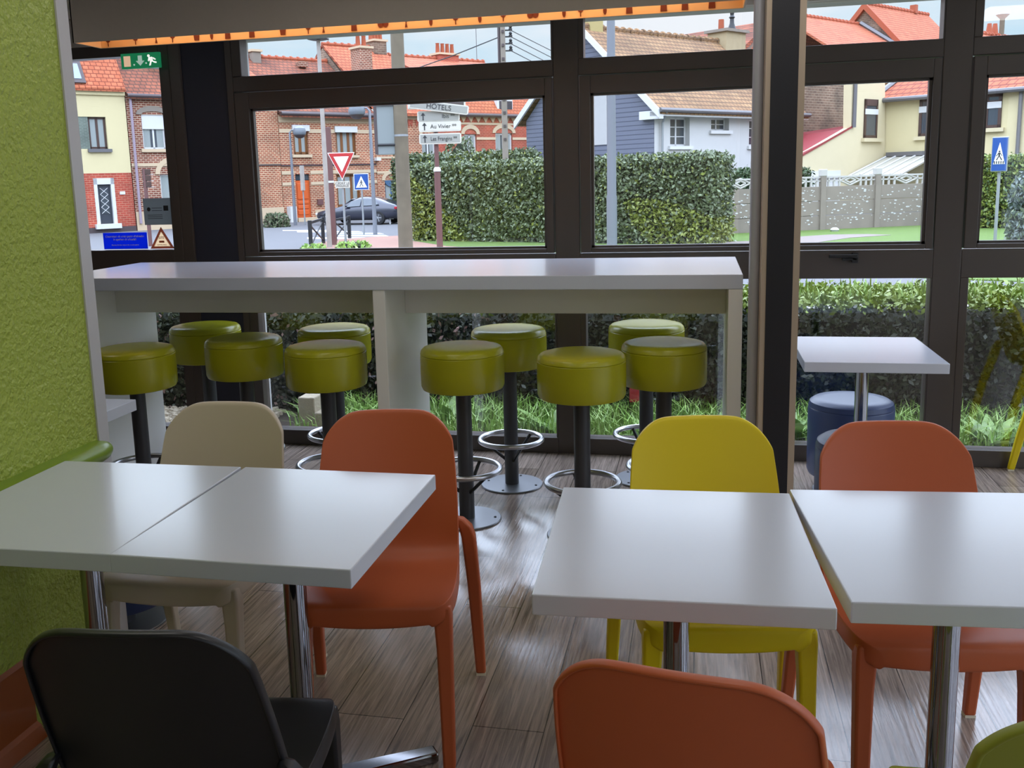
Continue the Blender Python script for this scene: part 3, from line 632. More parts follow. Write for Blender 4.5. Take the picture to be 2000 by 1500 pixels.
hedge(A_, B_, .9, 1.95, 12000, .05, .05, [M['bright_hedge'], M['leaf_c'], M['laurel']], [.6, .25, .15], 'bright green hedge behind the right crossing sign', 9)
def bush(px, py, D, rx, h, count, size, mats, wts, label, seed, cat='bush', name='bush', z0=None):
    P = at_depth(px, py, D); r = empty(name, (P[0], P[1], GZ if z0 is None else z0), 0, label, cat)
    rg = np.random.default_rng(seed); th = rg.random(count)*2*math.pi; rr = np.sqrt(rg.random(count))*.5+.5; zz = rg.random(count)
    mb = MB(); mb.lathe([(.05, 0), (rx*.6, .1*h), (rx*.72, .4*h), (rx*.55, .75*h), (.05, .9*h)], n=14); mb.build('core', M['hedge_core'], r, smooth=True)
    C = np.stack([rx*rr*np.cos(th)*np.sqrt(1-(zz*1.0)**4*.6), rx*rr*np.sin(th)*np.sqrt(1-(zz)**4*.6), h*zz*(1.05-.15*rr)], 1)
    d = rg.normal(size=(count, 3)); d[:, 2] = np.abs(d[:, 2])+.4; d /= np.linalg.norm(d, axis=1, keepdims=True); e = np.cross(d, rg.normal(size=(count, 3))); e /= np.linalg.norm(e, axis=1, keepdims=True)
    mb = MB()
    for k in range(count):
        s = size*(.6+.8*rg.random()); mb.cur = int(rg.choice(len(mats), p=wts)); c = C[k]
        mb.add([c-d[k]*s, c+e[k]*s*.45, c+d[k]*s, c-e[k]*s*.45], [(0, 1, 2, 3)])
    me = bpy.data.meshes.new('foliage'); me.from_pydata(mb.v, [], mb.f)
    for m in mats: me.materials.append(m)
    me.polygons.foreach_set('material_index', mb.mi); o = bpy.data.objects.new('foliage', me); COL.objects.link(o); o.parent = r
    return r
bush(541, 441, 41, .55, .62, 900, .07, [M['leaf_a'], M['leaf_b'], M['wood_pole']], [.5, .3, .2], 'small dry bush at the foot of the brick house', 21)
bush(2006, 455, 20, .42, 1.7, 2500, .06, [M['shrub_blue'], M['leaf_a']], [.7, .3], 'blue grey shrub at the far right window edge', 22)
bush(900, 318, 45, .9, 3.9, 1600, .1, [M['leaf_b'], M['leaf_a']], [.6, .4], 'dark conical shrub rising above the creeper wall', 23, cat='shrub', name='shrub')
# grass and weeds between glass and hedge
def blades(name, n, x0, x1, y0, y1, h, mats, seed, wd=.004, lean=.5):
    rg = np.random.default_rng(seed); x = x0+(x1-x0)*rg.random(n); y = y0+(y1-y0)*rg.random(n); hh = h*(.4+.9*rg.random(n)); a = rg.random(n)*2*math.pi; ln = lean*rg.random(n)*hh
    c = np.stack([x, y, np.full(n, -.04)], 1); dx = np.stack([np.cos(a), np.sin(a), np.zeros(n)], 1); px_ = np.stack([-np.sin(a), np.cos(a), np.zeros(n)], 1)
    up = np.array((0, 0, 1.0)); m1 = c+dx*(ln*.3)[:, None]+up*(hh*.6)[:, None]; tp = c+dx*ln[:, None]+up*(hh*(1-.25*lean))[:, None]
    V = np.stack([c-px_*wd, c+px_*wd, m1+px_*wd*.8, m1-px_*wd*.8, tp], 1).reshape(-1, 3)
    fs = []
    for i in range(n): o = 5*i; fs += [(o, o+1, o+2, o+3), (o+3, o+2, o+4)]
    me = bpy.data.meshes.new(name); me.from_pydata(V.tolist(), [], fs)
    for m in mats: me.materials.append(m)
    me.polygons.foreach_set('material_index', np.repeat(rg.integers(0, len(mats), n), 2).astype(np.int32)); o = bpy.data.objects.new(name, me); COL.objects.link(o); return o
tag(blades('grass', 9000, -2.45, 3.2, 5.36, 6.05, .2, [M['grass'], M['grass2']], 31, lean=.9), kind='stuff')
tag(blades('hedge_top_shoots', 900, .45, 3.4, 6.1, 6.8, .10, [M['yew_top'], M['grass2']], 33, wd=.006), kind='stuff').location.z = .735
random.seed(5)
def weed(x, y, h, nl, label):
    r = empty('leafy_weed', (x, y, -.04), random.random()*6, label, 'weed', 'leafy weeds outside the glass'); mb = MB()
    nl *= 2
    for k in range(nl):
        a = 2*math.pi*k/nl*2.4+random.uniform(-.3, .3); L = h*random.uniform(.45, 1.0); el = random.uniform(.5, 1.3); w = L*.13
        d = np.array((math.cos(a)*math.cos(el), math.sin(a)*math.cos(el), math.sin(el))); s = np.array((-math.sin(a), math.cos(a), 0))
        drop = np.array((math.cos(a)*.3, math.sin(a)*.3, -.25))*L
        p = [d*L*t+drop*t*t for t in (0, .35, .7, 1)]; ws = (.15*w, w, .8*w, 0.05*w)
        vs = []
        for pp, ww in zip(p, ws): vs += [pp-s*ww, pp+s*ww]
        mb.add(vs, [(0, 1, 3, 2), (2, 3, 5, 4), (4, 5, 7, 6)])
    o = mb.build('leaves', M['weed'], r); return r
for x, y, h, nl, lb in ((.52, 5.55, .42, 16, 'tall toothed weed growing outside beside the dark pillar'), (1.55, 5.5, .30, 14, 'leafy weed below the mirrored yellow chair, outside the right window'), (-2.05, 5.6, .25, 12, 'broad leaved weed right of the pale stone blocks, outside'), (-1.5, 5.7, .3, 13, 'leafy weed outside beside the counter centre panel'), (-.85, 5.55, .28, 13, 'weed with pale leaves outside, behind the fully visible stool base'), (-.3, 5.5, .22, 12, 'low weed outside near the red wrapper'), (.15, 5.6, .24, 12, 'weed outside, below the right end of the counter')):
    weed(x, y, h, nl, lb)
bl = tag(bx('stone_block', M['blockstone'], (-.055, .055, -.06, .06, 0, .24), None, bevel=.008), 'upright pale stone block outside, taller of two by the post', 'stone'); bl.location = (-2.35, 5.5, -.04)
bl = tag(bx('stone_block', M['blockstone'], (-.075, .075, -.06, .06, 0, .15), None, bevel=.008), 'squat pale stone block outside, lower of two by the post', 'stone'); bl.location = (-2.22, 5.48, -.04)
gv = MB(); rg = np.random.default_rng(9)
for k in range(700):
    x, y, s = rg.uniform(-3.9, -2.75), rg.uniform(5.37, 6.0), rg.uniform(.012, .03); a, b, c = rg.uniform(.7, 1.2, 3)
    gv.hexa([(x-s*a, y-s*b, -.045), (x+s*b, y-s*a, -.045), (x+s*a, y+s*c, -.045), (x-s*c, y+s*a, -.045), (x-s*.5, y-s*.5, -.03+s*c), (x+s*.5, y-s*.6, -.03+s*a), (x+s*.6, y+s*.5, -.03+s*b), (x-s*.5, y+s*.5, -.03+s*c)])
tag(gv.build('gravel', M['blockstone']), kind='stuff')
lt = MB(); lt.add([(-.05, -.02, 0), (.05, -.03, .01), (.06, .03, .05), (-.04, .03, .06), (-.05, 0, .1), (.05, .0, .11), (.05, .04, .1), (-.04, .05, .12)], [(0, 1, 5, 4), (1, 2, 6, 5), (2, 3, 7, 6), (3, 0, 4, 7), (0, 3, 2, 1), (4, 5, 6, 7)])
o = tag(lt.build('wrapper', M['litter_red'], bevel=.006), 'crumpled red wrapper lying in the grass under the hedge', 'litter'); o.location = (-.36, 5.93, .10)
o = tag(MB().lathe([(.02, 0), (.1, .02), (.13, .07), (.07, .12), (.02, .13)], n=14).build('litter_bag', M['paint'], smooth=True), 'white plastic bag lying on the lawn before the concrete fence', 'litter'); o.location = tuple(on_z(1630, 453, GZ))
#__EXTERIOR__
# ------------------------------------------------------------------ buildings
ANG = R(12.5+40); E1 = np.array((math.cos(ANG), math.sin(ANG), 0)); E2 = np.array((-math.sin(ANG), math.cos(ANG), 0))
class Fac:
    """local frame of a facade: x along the wall, y away from the street, z up from the ground"""
    def __init__(s, P, e1=E1, e2=E2): s.P = np.array((P[0], P[1], GZ)); s.e1 = e1; s.e2 = e2; s.a = math.atan2(e1[1], e1[0])
    def front(s, px, py, y=0.0):
        d = ray(px, py); t = (y-(CAM-s.P)@s.e2)/(d@s.e2); Q = CAM+d*t-s.P; return Q@s.e1, Q[2]
    def side(s, px, py, x=0.0):
        d = ray(px, py); t = (x-(CAM-s.P)@s.e1)/(d@s.e1); Q = CAM+d*t-s.P; return Q@s.e2, Q[2]
    def rect(s, a, b, c, d, y=0.0):  # pixel box -> x0,x1,z0,z1
        m = (b+d)/2; k = (a+c)/2
        return s.front(a, m, y)[0], s.front(c, m, y)[0], s.front(k, d, y)[1], s.front(k, b, y)[1]
    def srect(s, a, b, c, d, x=0.0):
        m = (b+d)/2; k = (a+c)/2
        q = sorted((s.side(a, m, x)[0], s.side(c, m, x)[0])); return q[0], q[1], s.side(k, d, x)[1], s.side(k, b, x)[1]
    def root(s, name, label, cat='house'): return empty(name, tuple(s.P), s.a, label, cat)
ROW = Fac(at_depth(640, 400, 47))
def row_house(px0, px1):
    xa, xb = ROW.front(px0, 400)[0], ROW.front(px1, 400)[0]
    return Fac(ROW.P+E1*xa), xb-xa
def wall_holes(name, m, parent, x0, x1, z0, z1, holes, y0=0.0, rev=.22, depth=6.0):
    xs = sorted({x0, x1, *[v for h in holes for v in h[:2] if x0 < v < x1]}); zs = sorted({z0, z1, *[v for h in holes for v in h[2:] if z0 < v < z1]})
    mb = MB()
    for a, b in zip(xs, xs[1:]):
        for c, d in zip(zs, zs[1:]):
            if not any(h[0]-1e-6 <= a and b <= h[1]+1e-6 and h[2]-1e-6 <= c and d <= h[3]+1e-6 for h in holes): mb.box(a, b, y0, y0+rev, c, d)
    mb.box(x0, x1, y0+rev, y0+depth, z0, z1)
    return mb.build(name, m, parent)
def win(parent, r, fm, nv=2, nh=1, pane='dark_win', y=.13, fw=.05, sill=None, box=None, name='window', curtain=False):
    x0, x1, z0, z1 = r; mb = MB(); t0, t1 = y-.03, y+.03
    mb.box(x0, x0+fw, t0, t1, z0, z1); mb.box(x1-fw, x1, t0, t1, z0, z1); mb.box(x0, x1, t0, t1, z0, z0+fw); mb.box(x0, x1, t0, t1, z1-fw, z1)
    for k in range(1, nv):
        c = x0+(x1-x0)*k/nv; w = fw*.8; mb.box(c-w/2*1.4, c+w/2*1.4, t0, t1, z0, z1)
    for k in range(1, nh): c = z0+(z1-z0)*k/nh; mb.box(x0, x1, t0+.01, t1-.005, c-.016, c+.016)
    f = mb.build(name, M[fm], parent)
    bx('pane', M[pane], (x0+fw*.5, x1-fw*.5, y-.012, y-.002, z0+fw*.5, z1-fw*.5), f)
    if curtain:
        for a, b in ((x0+fw*.6, x0+(x1-x0)*.36), (x1-(x1-x0)*.36, x1-fw*.6)):
            n = 14; o = [(a+(b-a)*k/n, y-.016-(.006 if k % 2 else 0)) for k in range(n+1)]; cm = MB()
            cm.prism(o+[(b, y-.013), (a, y-.013)], z1-z0-fw*1.6, 'z', z0+fw*.8); cm.build('curtain', M['curtain_win'], f)
    if box: bx('roller_box', M['white_pvc'], (x0-.06, x1+.06, -.1, .12, z1-box, z1+.02), f)
    if sill: bx('sill', M[sill], (x0-.12, x1+.12, -.1, y, z0-.13, z0), f)
    return f
def roof(parent, m, x0, x1, ye, ze, yr, zr, yb, zb, t=.14, name='roof', caps=True, cm='pot'):
    mb = MB()
    for (ya, za, yc, zc) in ((ye, ze, yr, zr), (yb, zb, yr, zr)):
        mb.hexa([(x0, ya, za-t), (x1, ya, za-t), (x1, yc, zc-t), (x0, yc, zc-t), (x0, ya, za), (x1, ya, za), (x1, yc, zc), (x0, yc, zc)])
    o = mb.build(name, M[m], parent)
    if caps:
        cb = MB(); k = max(int((x1-x0)/.4), 1)
        for i in range(k):
            a = x0+(x1-x0)*i/k; b = x0+(x1-x0)*(i+1)/k
            cb.tube([(a, yr, zr), (a+(b-a)*.75, yr, zr), (a+(b-a)*.78, yr, zr+.0), (b, yr, zr)], [.1, .1, .15, .15], 10)
        cb.build('ridge_tiles', M[cm], o)
    return o
def chimney(parent, m, x0, x1, y0, y1, z0, z1, pots=2, potm='pot', cap='stone'):
    c = bx('chimney', M[m], (x0, x1, y0, y1, z0, z1), parent)
    bx('cap', M[cap], (x0-.07, x1+.07, y0-.07, y1+.07, z1-.05, z1+.06), c)
    for k in range(pots):
        px_ = x0+(x1-x0)*(k+.5)/pots; MB().lathe([(.001, 0), (.13, 0), (.1, .5), (.12, .55), (.001, .55)], (px_, (y0+y1)/2, z1+.06), 14).build('pot', M[potm], c, smooth=True)
    return c
def antenna(parent, x, y, z, h, name='antenna'):
    mb = MB(); mb.tube([(x, y, z), (x, y, z+h)], .02, 6); mb.tube([(x-.5, y, z+h*.93), (x+.5, y, z+h*.93)], .012, 5)
    for k in range(5): mb.tube([(x-.4+.2*k, y-.25, z+h*.93), (x-.4+.2*k, y+.25, z+h*.93)], .008, 4)
    mb.build(name, M['zinc'], parent)
def band(parent, m, x0, x1, z0, z1, d=.03, name='stone_band'): return bx(name, M[m], (x0, x1, -d, .02, z0, z1), parent)
def arch(parent, m, x0, x1, zs, rise, w=.16, d=.05, name='stone_arch'):
    c = (x0+x1)/2; a = (x1-x0)/2; o = []; i_ = []
    for k in range(13):
        t = math.pi*k/12; i_.append((c-a*math.cos(t), zs+rise*math.sin(t))); o.append((c-(a+w)*math.cos(t), zs+(rise+w)*math.sin(t)))
    mb = MB()
    for k in range(12): mb.prism([i_[k], i_[k+1], o[k+1], o[k]], d+.02, 'y', -d)
    return mb.build(name, M[m], parent)
# --- cream and brick house seen through the left door
fa, L = row_house(40, 262); h = fa.root('house', 'cream house with red brick ground floor, seen through the left door pane')
ze = fa.front(200, 172)[1]; zm = fa.front(200, 338)[1]
rw = fa.rect(148, 228, 209, 291); rd = fa.rect(186, 348, 226, 441)
wall_holes('upper_wall', M['cream'], h, 0, L, zm, ze, [rw]); wall_holes('lower_wall', M['brick_red'], h, 0, L, 0, zm, [rd])
band(h, 'cream', 0, L, ze-.28, ze, .08, 'cornice')
bx('tiled_panel', M['shutter_green'], (rw[0], rw[0]+(rw[1]-rw[0])*.42, .02, .1, rw[2], rw[3]), h)
win(h, (rw[0]+(rw[1]-rw[0])*.42, rw[1], rw[2], rw[3]), 'brown_win', 2, 1, 'curtain_win', fw=.09, sill='zinc')
dr = bx('door', M['dark_door'], (rd[0]+.14, rd[1]-.14, .1, .16, rd[2]+.1, rd[3]-.25), h)
mb = MB(); mb.box(rd[0], rd[0]+.14, -.02, .16, rd[2], rd[3]); mb.box(rd[1]-.14, rd[1], -.02, .16, rd[2], rd[3]); mb.box(rd[0], rd[1], -.02, .16, rd[3]-.25, rd[3]); mb.box(rd[0]-.1, rd[1]+.1, -.2, .16, rd[2]-.12, rd[2]+.08); mb.build('door_surround', M['white_pvc'], dr)
mb = MB(); xa, xb, za, zb = rd[0]+.26, rd[1]-.26, rd[2]+.5, rd[3]-.4
bx('door_glass', M['dark_win'], (xa, xb, .085, .1, za, zb), dr)
for k in range(4):
    z = za+(zb-za)*k/4; z2 = za+(zb-za)*(k+1)/4
    mb.tube([(xa, .075, z), (xb, .075, z2)], .012, 5); mb.tube([(xb, .075, z), (xa, .075, z2)], .012, 5)
mb.build('lattice', M['white_pvc'], dr)
bx('plinth', M['gutter'], (0, L, -.04, .0, 0, .22), h); bx('number_plate', M['white_pvc'], (rd[1]+.2, rd[1]+.42, -.03, 0, fa.front(230, 380)[1], fa.front(230, 374)[1]), h)
roof(h, 'tile_orange', -.1, L, -.18, ze, 1.6, ze+2.9, 6.2, ze, caps=False)
sk_ = fa.rect(126, 118, 158, 163, .35)
zc = (sk_[2]+sk_[3])/2; k = bx('skylight', M['gutter'], (sk_[0], sk_[1], .0, .1, sk_[2], sk_[3]), h); k.data.transform(__import__('mathutils').Matrix.Translation((0, 0, 0)))
yy = lambda z: -.18+1.78*(z-ze)/2.9
def slope_quad(mb, x0, x1, z0, z1, off, t=.05): mb.hexa([(x0, yy(z0)-off, z0), (x1, yy(z0)-off, z0), (x1, yy(z0)-off+t, z0-t*.5), (x0, yy(z0)-off+t, z0-t*.5), (x0, yy(z1)-off, z1), (x1, yy(z1)-off, z1), (x1, yy(z1)-off+t, z1), (x0, yy(z1)-off+t, z1)])
bpy.data.objects.remove(k); mb = MB(); slope_quad(mb, sk_[0], sk_[1], sk_[2], sk_[3], .10, .1); sk2 = mb.build('skylight', M['gutter'], h)
mb = MB(); slope_quad(mb, sk_[0]+.1, sk_[1]-.14, sk_[2]+.16, sk_[3]-.12, .12, .02); mb.build('pane', mat('sky_blue_glass', (150, 172, 205), .1, spec=.9), sk2)
# --- brown brick house
fa, L = row_house(264, 430); h = fa.root('house', 'brown brick house beside the cream one, white roller shutter upstairs')
ze = fa.front(300, 188)[1]; r1 = fa.rect(278, 224, 323, 291); r2 = fa.rect(314, 340, 372, 390)
wall_holes('wall', M['brick2'], h, 0, L, 0, ze, [r1, r2])
f = win(h, r1, 'white_pvc', 2, 1, 'dark_win', fw=.07, sill='stone', curtain=True); bx('roller_shutter', M['white_pvc'], (r1[0]+.02, r1[1]-.02, .04, .11, r1[3]-(r1[3]-r1[2])*.42, r1[3]), f)
win(h, r2, 'white_pvc', 2, 1, 'dark_win', fw=.07, sill='stone', curtain=True)
arch(h, 'concrete', r1[0], r1[1], r1[3], .14, .22); arch(h, 'stone', r2[0], r2[1], r2[3], .55, .2)
band(h, 'stone', 0, L, 0, fa.front(300, 412)[1], .05, 'plinth'); band(h, 'stone', 0, L, fa.front(300, 322)[1]-.06, fa.front(300, 322)[1]+.06)
MB().tube([(.15, -.1, .3), (.15, -.1, ze)], .06, 8).build('downpipe', mat('lilac_downpipe', (176, 158, 172), .6), h)
MB().tube([(0, -.22, ze-.02), (L, -.22, ze-.02)], .09, 8).build('gutter', M['gutter'], h)
roof(h, 'tile_brown', 0, L, -.25, ze, 4.0, ze+3.6, 8.2, ze)
MB().box(L*.38, L*.38+.8, .9, 1.0, ze+1.25, ze+2.2).build('skylight', M['zinc'], h)
# --- taller brick house end (behind the navy post)
fa, L = row_house(432, 553); h = fa.root('house', 'brick house end left of the orange door, with orange roof corner')
ze = fa.front(525, 175)[1]
wall_holes('wall', M['brick'], h, 0, L, 0, ze, []); band(h, 'stone', 0, L, 0, fa.front(530, 405)[1], .06, 'plinth')
zr = fa.front(505, 113, 4.0)[1]
roof(h, 'tile_orange', 0, L-.2, -.3, ze, 4.0, zr, 8.3, ze)
xa = fa.front(488, 112, 4.0)[0]; chimney(h, 'concrete', xa, xa+.45, 3.7, 4.3, zr-.5, zr+.3, 0)
mb = MB(); mb.box(.15, L, -.05, .0, fa.front(530, 322)[1]-.03, fa.front(530, 322)[1]+.03); mb.build('cable_run', M['gutter'], h)
bx('utility_box', M['white_pvc'], (fa.front(561, 420)[0], fa.front(573, 420)[0], -.35, 0, .0, fa.front(566, 403)[1]), h)
# --- brick house with the orange door
fa, L = row_house(554, 738); h = fa.root('house', 'brick house with the bright orange front door and brown windows')
ze = fa.front(640, 226)[1]
rA = fa.rect(573, 245, 602, 302); rB = fa.rect(656, 248, 695, 303); rD = fa.rect(579, 340, 607, 425); rC = fa.rect(658, 340, 704, 404)
wall_holes('wall', M['brick'], h, 0, L, 0, ze, [rA, rB, rD, rC])
win(h, rA, 'wood_win', 2, 1, 'curtain_win', fw=.13, box=.26, sill='stone'); win(h, rB, 'wood_win', 3, 1, 'curtain_win', fw=.13, box=.26, sill='stone'); win(h, rC, 'wood_win', 3, 1, 'curtain_win', fw=.13, sill='stone')
d_ = bx('door', M['orange_door'], (rD[0], rD[1], .08, .14, rD[2], rD[3]-.3), h)
mb = MB()
for z0, z1 in ((.08, .2), (.24, .33), (.37, .44), (.5, .93)): mb.box(rD[0]+.1, rD[1]-.1, .05, .09, rD[2]+(rD[3]-.3-rD[2])*z0, rD[2]+(rD[3]-.3-rD[2])*z1)
mb.build('door_panel', M['orange_door'], d_, bevel=.015); bx('transom_light', M['dark_win'], (rD[0], rD[1], .1, .12, rD[3]-.28, rD[3]), d_); bx('door_step', M['stone'], (rD[0]-.15, rD[1]+.15, -.35, .1, 0, rD[2]), d_)
for a, b in ((229, 240), (253, 260), (333, 339), (354, 360)):
    z0, z1 = fa.front(640, b)[1], fa.front(640, a)[1]; hl = [r for r in (rA, rB, rD, rC) if r[2] < z1 and r[3] > z0]
    cuts = sorted(hl); x = 0.0
    mb = MB()
    for r in cuts:
        if r[0]-.05 > x: mb.box(x, r[0]-.05, -.03, .01, z0, z1)
        x = r[1]+.05
    mb.box(x, L, -.03, .01, z0, z1); mb.build('stone_band', M['stone'], h)
z = fa.front(640, 322)[1]; bx('cable_run', M['gutter'], (0, L, -.05, 0, z-.03, z+.03), h); band(h, 'stone', 0, rD[0]-.2, 0, rD[2], .05, 'plinth'); band(h, 'stone', rD[1]+.2, L, 0, .5, .05, 'plinth')
bx('meter_box', M['brown_post'], (*fa.rect(619, 389, 629, 400)[:2], -.12, 0, *fa.rect(619, 389, 629, 400)[2:]), h)
MB().tube([(-.02, -.32, ze+.03), (L+.1, -.32, ze+.03)], .1, 8).build('gutter', M['gutter'], h)
zr = fa.front(590, 117, 4.2)[1]; roof(h, 'tile_brown', 0, L, -.35, ze, 4.2, zr, 8.7, ze)
x_, z_ = fa.front(587, 130, 3.6); bx('roof_vent', M['brick2'], (x_-.2, x_+.25, 3.3, 3.7, z_-.05, z_+.22), h)
# --- house with blue door and tall orange roof
fa, L = row_house(739, 858); h = fa.root('house', 'brick house with the blue door and tall orange roof, behind the wooden pole')
ze = fa.front(800, 222)[1]; rD = fa.rect(753, 352, 779, 424)
rW = fa.rect(824, 262, 850, 304)
wall_holes('wall', M['brick'], h, 0, L, 0, ze, [rD, rW], depth=8)
d_ = bx('door', M['blue_door'], (rD[0], rD[1], .08, .14, 0, rD[3]), h); w_ = rD[1]-rD[0]
for k in (0, 1): bx('door_glass', M['curtain_win'], (rD[0]+w_*(.1+.47*k), rD[0]+w_*(.42+.47*k), .06, .08, rD[3]*.35, rD[3]*.88), d_)
arch(h, 'stone', rD[0], rD[1], rD[3], .32, .18); MB().prism(ell((rD[0]+rD[1])/2, rD[3], w_/2, .32, 20), .08, 'y', .0).build('fanlight', M['blue_door'], d_)
win(h, rW, 'white_pvc', 2, 1, 'dark_win', fw=.08, sill='stone', curtain=True); arch(h, 'stone', rW[0], rW[1], rW[3], .2, .18)
for a, b in ((226, 233), (305, 309), (334, 338)): band(h, 'stone', 0, L, fa.front(800, b)[1], fa.front(800, a)[1])
mb = MB(); z0, z1 = fa.front(800, 248)[1], fa.front(800, 234)[1]
k = int(L/.45)
for i in range(k): c = (i+.5)*L/k; mb.prism([(c-.17, z1), (c-.1, z0), (c, (z0+z1)/2), (c+.1, z0), (c+.17, z1)], .05, 'y', -.04)
mb.build('frieze', M['brick_red'], h)
YR = 4.6; xr0, zr = fa.front(669, 89, YR); zr2 = fa.front(832, 101, YR)[1]; zr = (zr+zr2)/2
roof(h, 'tile_orange', 0, L, -.3, ze, YR, zr, 9.4, ze)
mb = MB(); mb.prism([(0.05, ze-.3), (9.1, ze-.3), (YR, zr-.2)], .25, 'x', .02); mb.build('gable_wall', M['brick_dark'], h)
xa, za = fa.front(697, 128, 1.6); zt = fa.front(697, 96, 1.6)[1]
chimney(h, 'brick2', .15, .85, 1.2, 2.1, ze+.3, fa.side(697, 97, .6)[1], 2)
xb, zb = fa.front(840, 86, YR); chimney(h, 'brick_dark', L-.9, L-.1, YR-.5, YR+.4, zr-.5, fa.front(842, 90, YR)[1], 4)
antenna(h, .4, YR, zr, 1.5); bx('wall_lamp', M['white_pvc'], (-.12, .12, -.25, 0, fa.front(743, 314)[1], fa.front(743, 308)[1]), h)
# --- red brick house with arched white windows
fa, L = row_house(858, 1052); h = fa.root('house', 'red brick house with arched white windows and orange mansard roof with dormer')
ze = fa.front(950, 226)[1]; r1 = fa.rect(907, 262, 931, 306); r2 = fa.rect(968, 260, 1001, 308)
wall_holes('wall', M['brick_red'], h, 0, L, 0, ze, [r1, r2], depth=8)
for r in (r1, r2): win(h, r, 'white_pvc', 2, 1, 'dark_win', fw=.1, sill='stone', curtain=True); arch(h, 'stone', r[0], r[1], r[3], .28, .22)
for a, b in ((268, 273), (304, 308), (240, 244)): 
    z0, z1 = fa.front(950, b)[1], fa.front(950, a)[1]; x = 0
    for r in (r1, r2):
        if z0 < r[3]: band(h, 'stone', x, r[0], z0, z1); x = r[1]
    band(h, 'stone', x, L, z0, z1)
mb = MB(); z0, z1 = fa.front(950, 240)[1], fa.front(950, 229)[1]; k = int(L/.5)
for i in range(k): c = (i+.5)*L/k; mb.prism([(c-.2, z1), (c, z0), (c+.2, z1)], .06, 'y', -.05)
mb.build('frieze', M['stone'], h)
MB().tube([(0, -.25, ze), (L, -.25, ze)], .1, 8).build('gutter', M['gutter'], h)
zk = fa.front(950, 150, 1.2)[1]; zr = fa.front(915, 119, 4.6)[1]
mb = MB(); mb.hexa([(0, -.2, ze), (L, -.2, ze), (L, .2, ze), (0, .2, ze), (0, 1.2, zk), (L, 1.2, zk), (L, 1.6, zk), (0, 1.6, zk)]); mb.build('mansard', M['tile_orange'], h)
roof(h, 'tile_orange', 0, L, 1.15, zk, 4.6, zr, 9, zk-1)
rd_ = fa.rect(970, 192, 1000, 223, .1); dm = MB(); dm.box(rd_[0], rd_[1], .05, 1.6, rd_[2], rd_[3]); dm = dm.build('dormer', M['white_pvc'], h)
for k in (0, 1): bx('pane', M['dark_win'], (rd_[0]+.15+k*(rd_[1]-rd_[0]-.1)/2, rd_[0]+.05+(k+1)*(rd_[1]-rd_[0]-.1)/2, .03, .05, rd_[2]+.12, rd_[3]-.15), dm)
chimney(h, 'brick_red', L-3.6, L-2.2, 4.2, 5.0, zr-.4, zr+.25, 4); antenna(h, L-.5, 4.6, zr, 3.2)
# --- slate blue gable house
fe = Fac(at_depth(1277, 330, 36)); h = fe.root('house', 'white rendered house with slate blue boarded gable and mossy roof')
D_ = fe.side(1030, 300)[0]; ze = fe.front(1300, 215)[1]; LW = fe.front(1560, 300)[0]
zr = fe.side(1143, 57)[1]; YR = fe.side(1143, 57)[0]; YR = D_/2
rr = [fe.rect(1309, 229, 1347, 285), fe.rect(1389, 230, 1424, 255), fe.rect(1463, 233, 1500, 285)]
wall_holes('wall', M['white_render'], h, .02, LW, 0, ze, rr, rev=.3, depth=D_-.02)
for k, r in enumerate(rr): win(h, r, 'white_pvc', 2, 3 if k != 1 else 2, 'dark_win', y=.24, fw=.07, sill='white_pvc')
mb = MB(); mb.prism([(0, 0), (D_, 0), (D_, ze), (YR, zr), (0, ze)], .06, 'x', -.03); mb.build('gable_boarding', M['siding'], h)
gp = fe.srect(1157, 184, 1186, 283, -.03); bx('rendered_patch', mat('grey_render', (206, 204, 202), .9, noise=.06), (-.06, -.03, gp[0], gp[1], gp[2], gp[3]), h)
roof(h, 'tile_ochre', -.25, LW, -.45, ze-.05, YR, zr+.1, D_+.45, ze-.05, cm='tile_ochre')
mb = MB()
for ya in (-.47, D_+.47):
    mb.hexa([(-.33, ya, ze-.3), (-.24, ya, ze-.3), (-.24, ya, ze), (-.33, ya, ze), (-.33, YR, zr-.12), (-.24, YR, zr-.12), (-.24, YR, zr+.14), (-.33, YR, zr+.14)])
mb.build('barge_board', M['white_pvc'], h)
mb = MB(); mb.box(-.25, LW, -.42, -.02, ze-.24, ze-.08); mb.box(-.25, .0, -.45, .5, ze-.35, ze-.05); mb.build('fascia', M['white_pvc'], h)
MB().tube([(-.25, -.5, ze-.04), (LW, -.5, ze-.04)], .08, 8).build('gutter', M['zinc'], h)
MB().tube([(.15, -.5, ze-.05), (.35, -.12, ze-.45), (.35, -.1, 0)], .05, 8).build('downpipe', M['galv'], h)
xa = fe.front(1400, 85, YR)[0]; xb = fe.front(1438, 85, YR)[0]; zc = fe.front(1418, 60, YR)[1]
c = bx('chimney', mat('tan_render', (196, 176, 138), .9, noise=.12), (xa, xb, YR-.5, YR+.5, zr-2, zc), h); bx('cap', M['concrete'], (xa-.12, xb+.12, YR-.62, YR+.62, zc-.12, zc), c)
MB().lathe([(.001, 0), (.13, 0), (.12, .45), (.001, .45)], (xa+.3, YR, zc), 12).build('pot', M['pot'], c); MB().lathe([(.001, 0), (.22, 0), (.1, .35), (.09, .55), (.14, .6), (.08, .7), (.1, .85), (.001, 1.0)], (xb-.35, YR, zc), 12).build('cowl', M['black_plain'], c, smooth=True)
for px_ in (1320, 1331): 
    x_, z_ = fe.front(px_, 72, YR+.6); MB().lathe([(.001, -.8), (.12, -.8), (.1, .12), (.001, .12)], (x_, YR+.6, z_), 12).build('chimney_pot', M['pot'], h)
x_ = fe.side(1146, 52)[0]; bx('gable_chimney', mat('yellow_brick', (200, 180, 120), .9), (.1, .8, YR-.2, YR+.6, zr-.5, zr+.55), h)
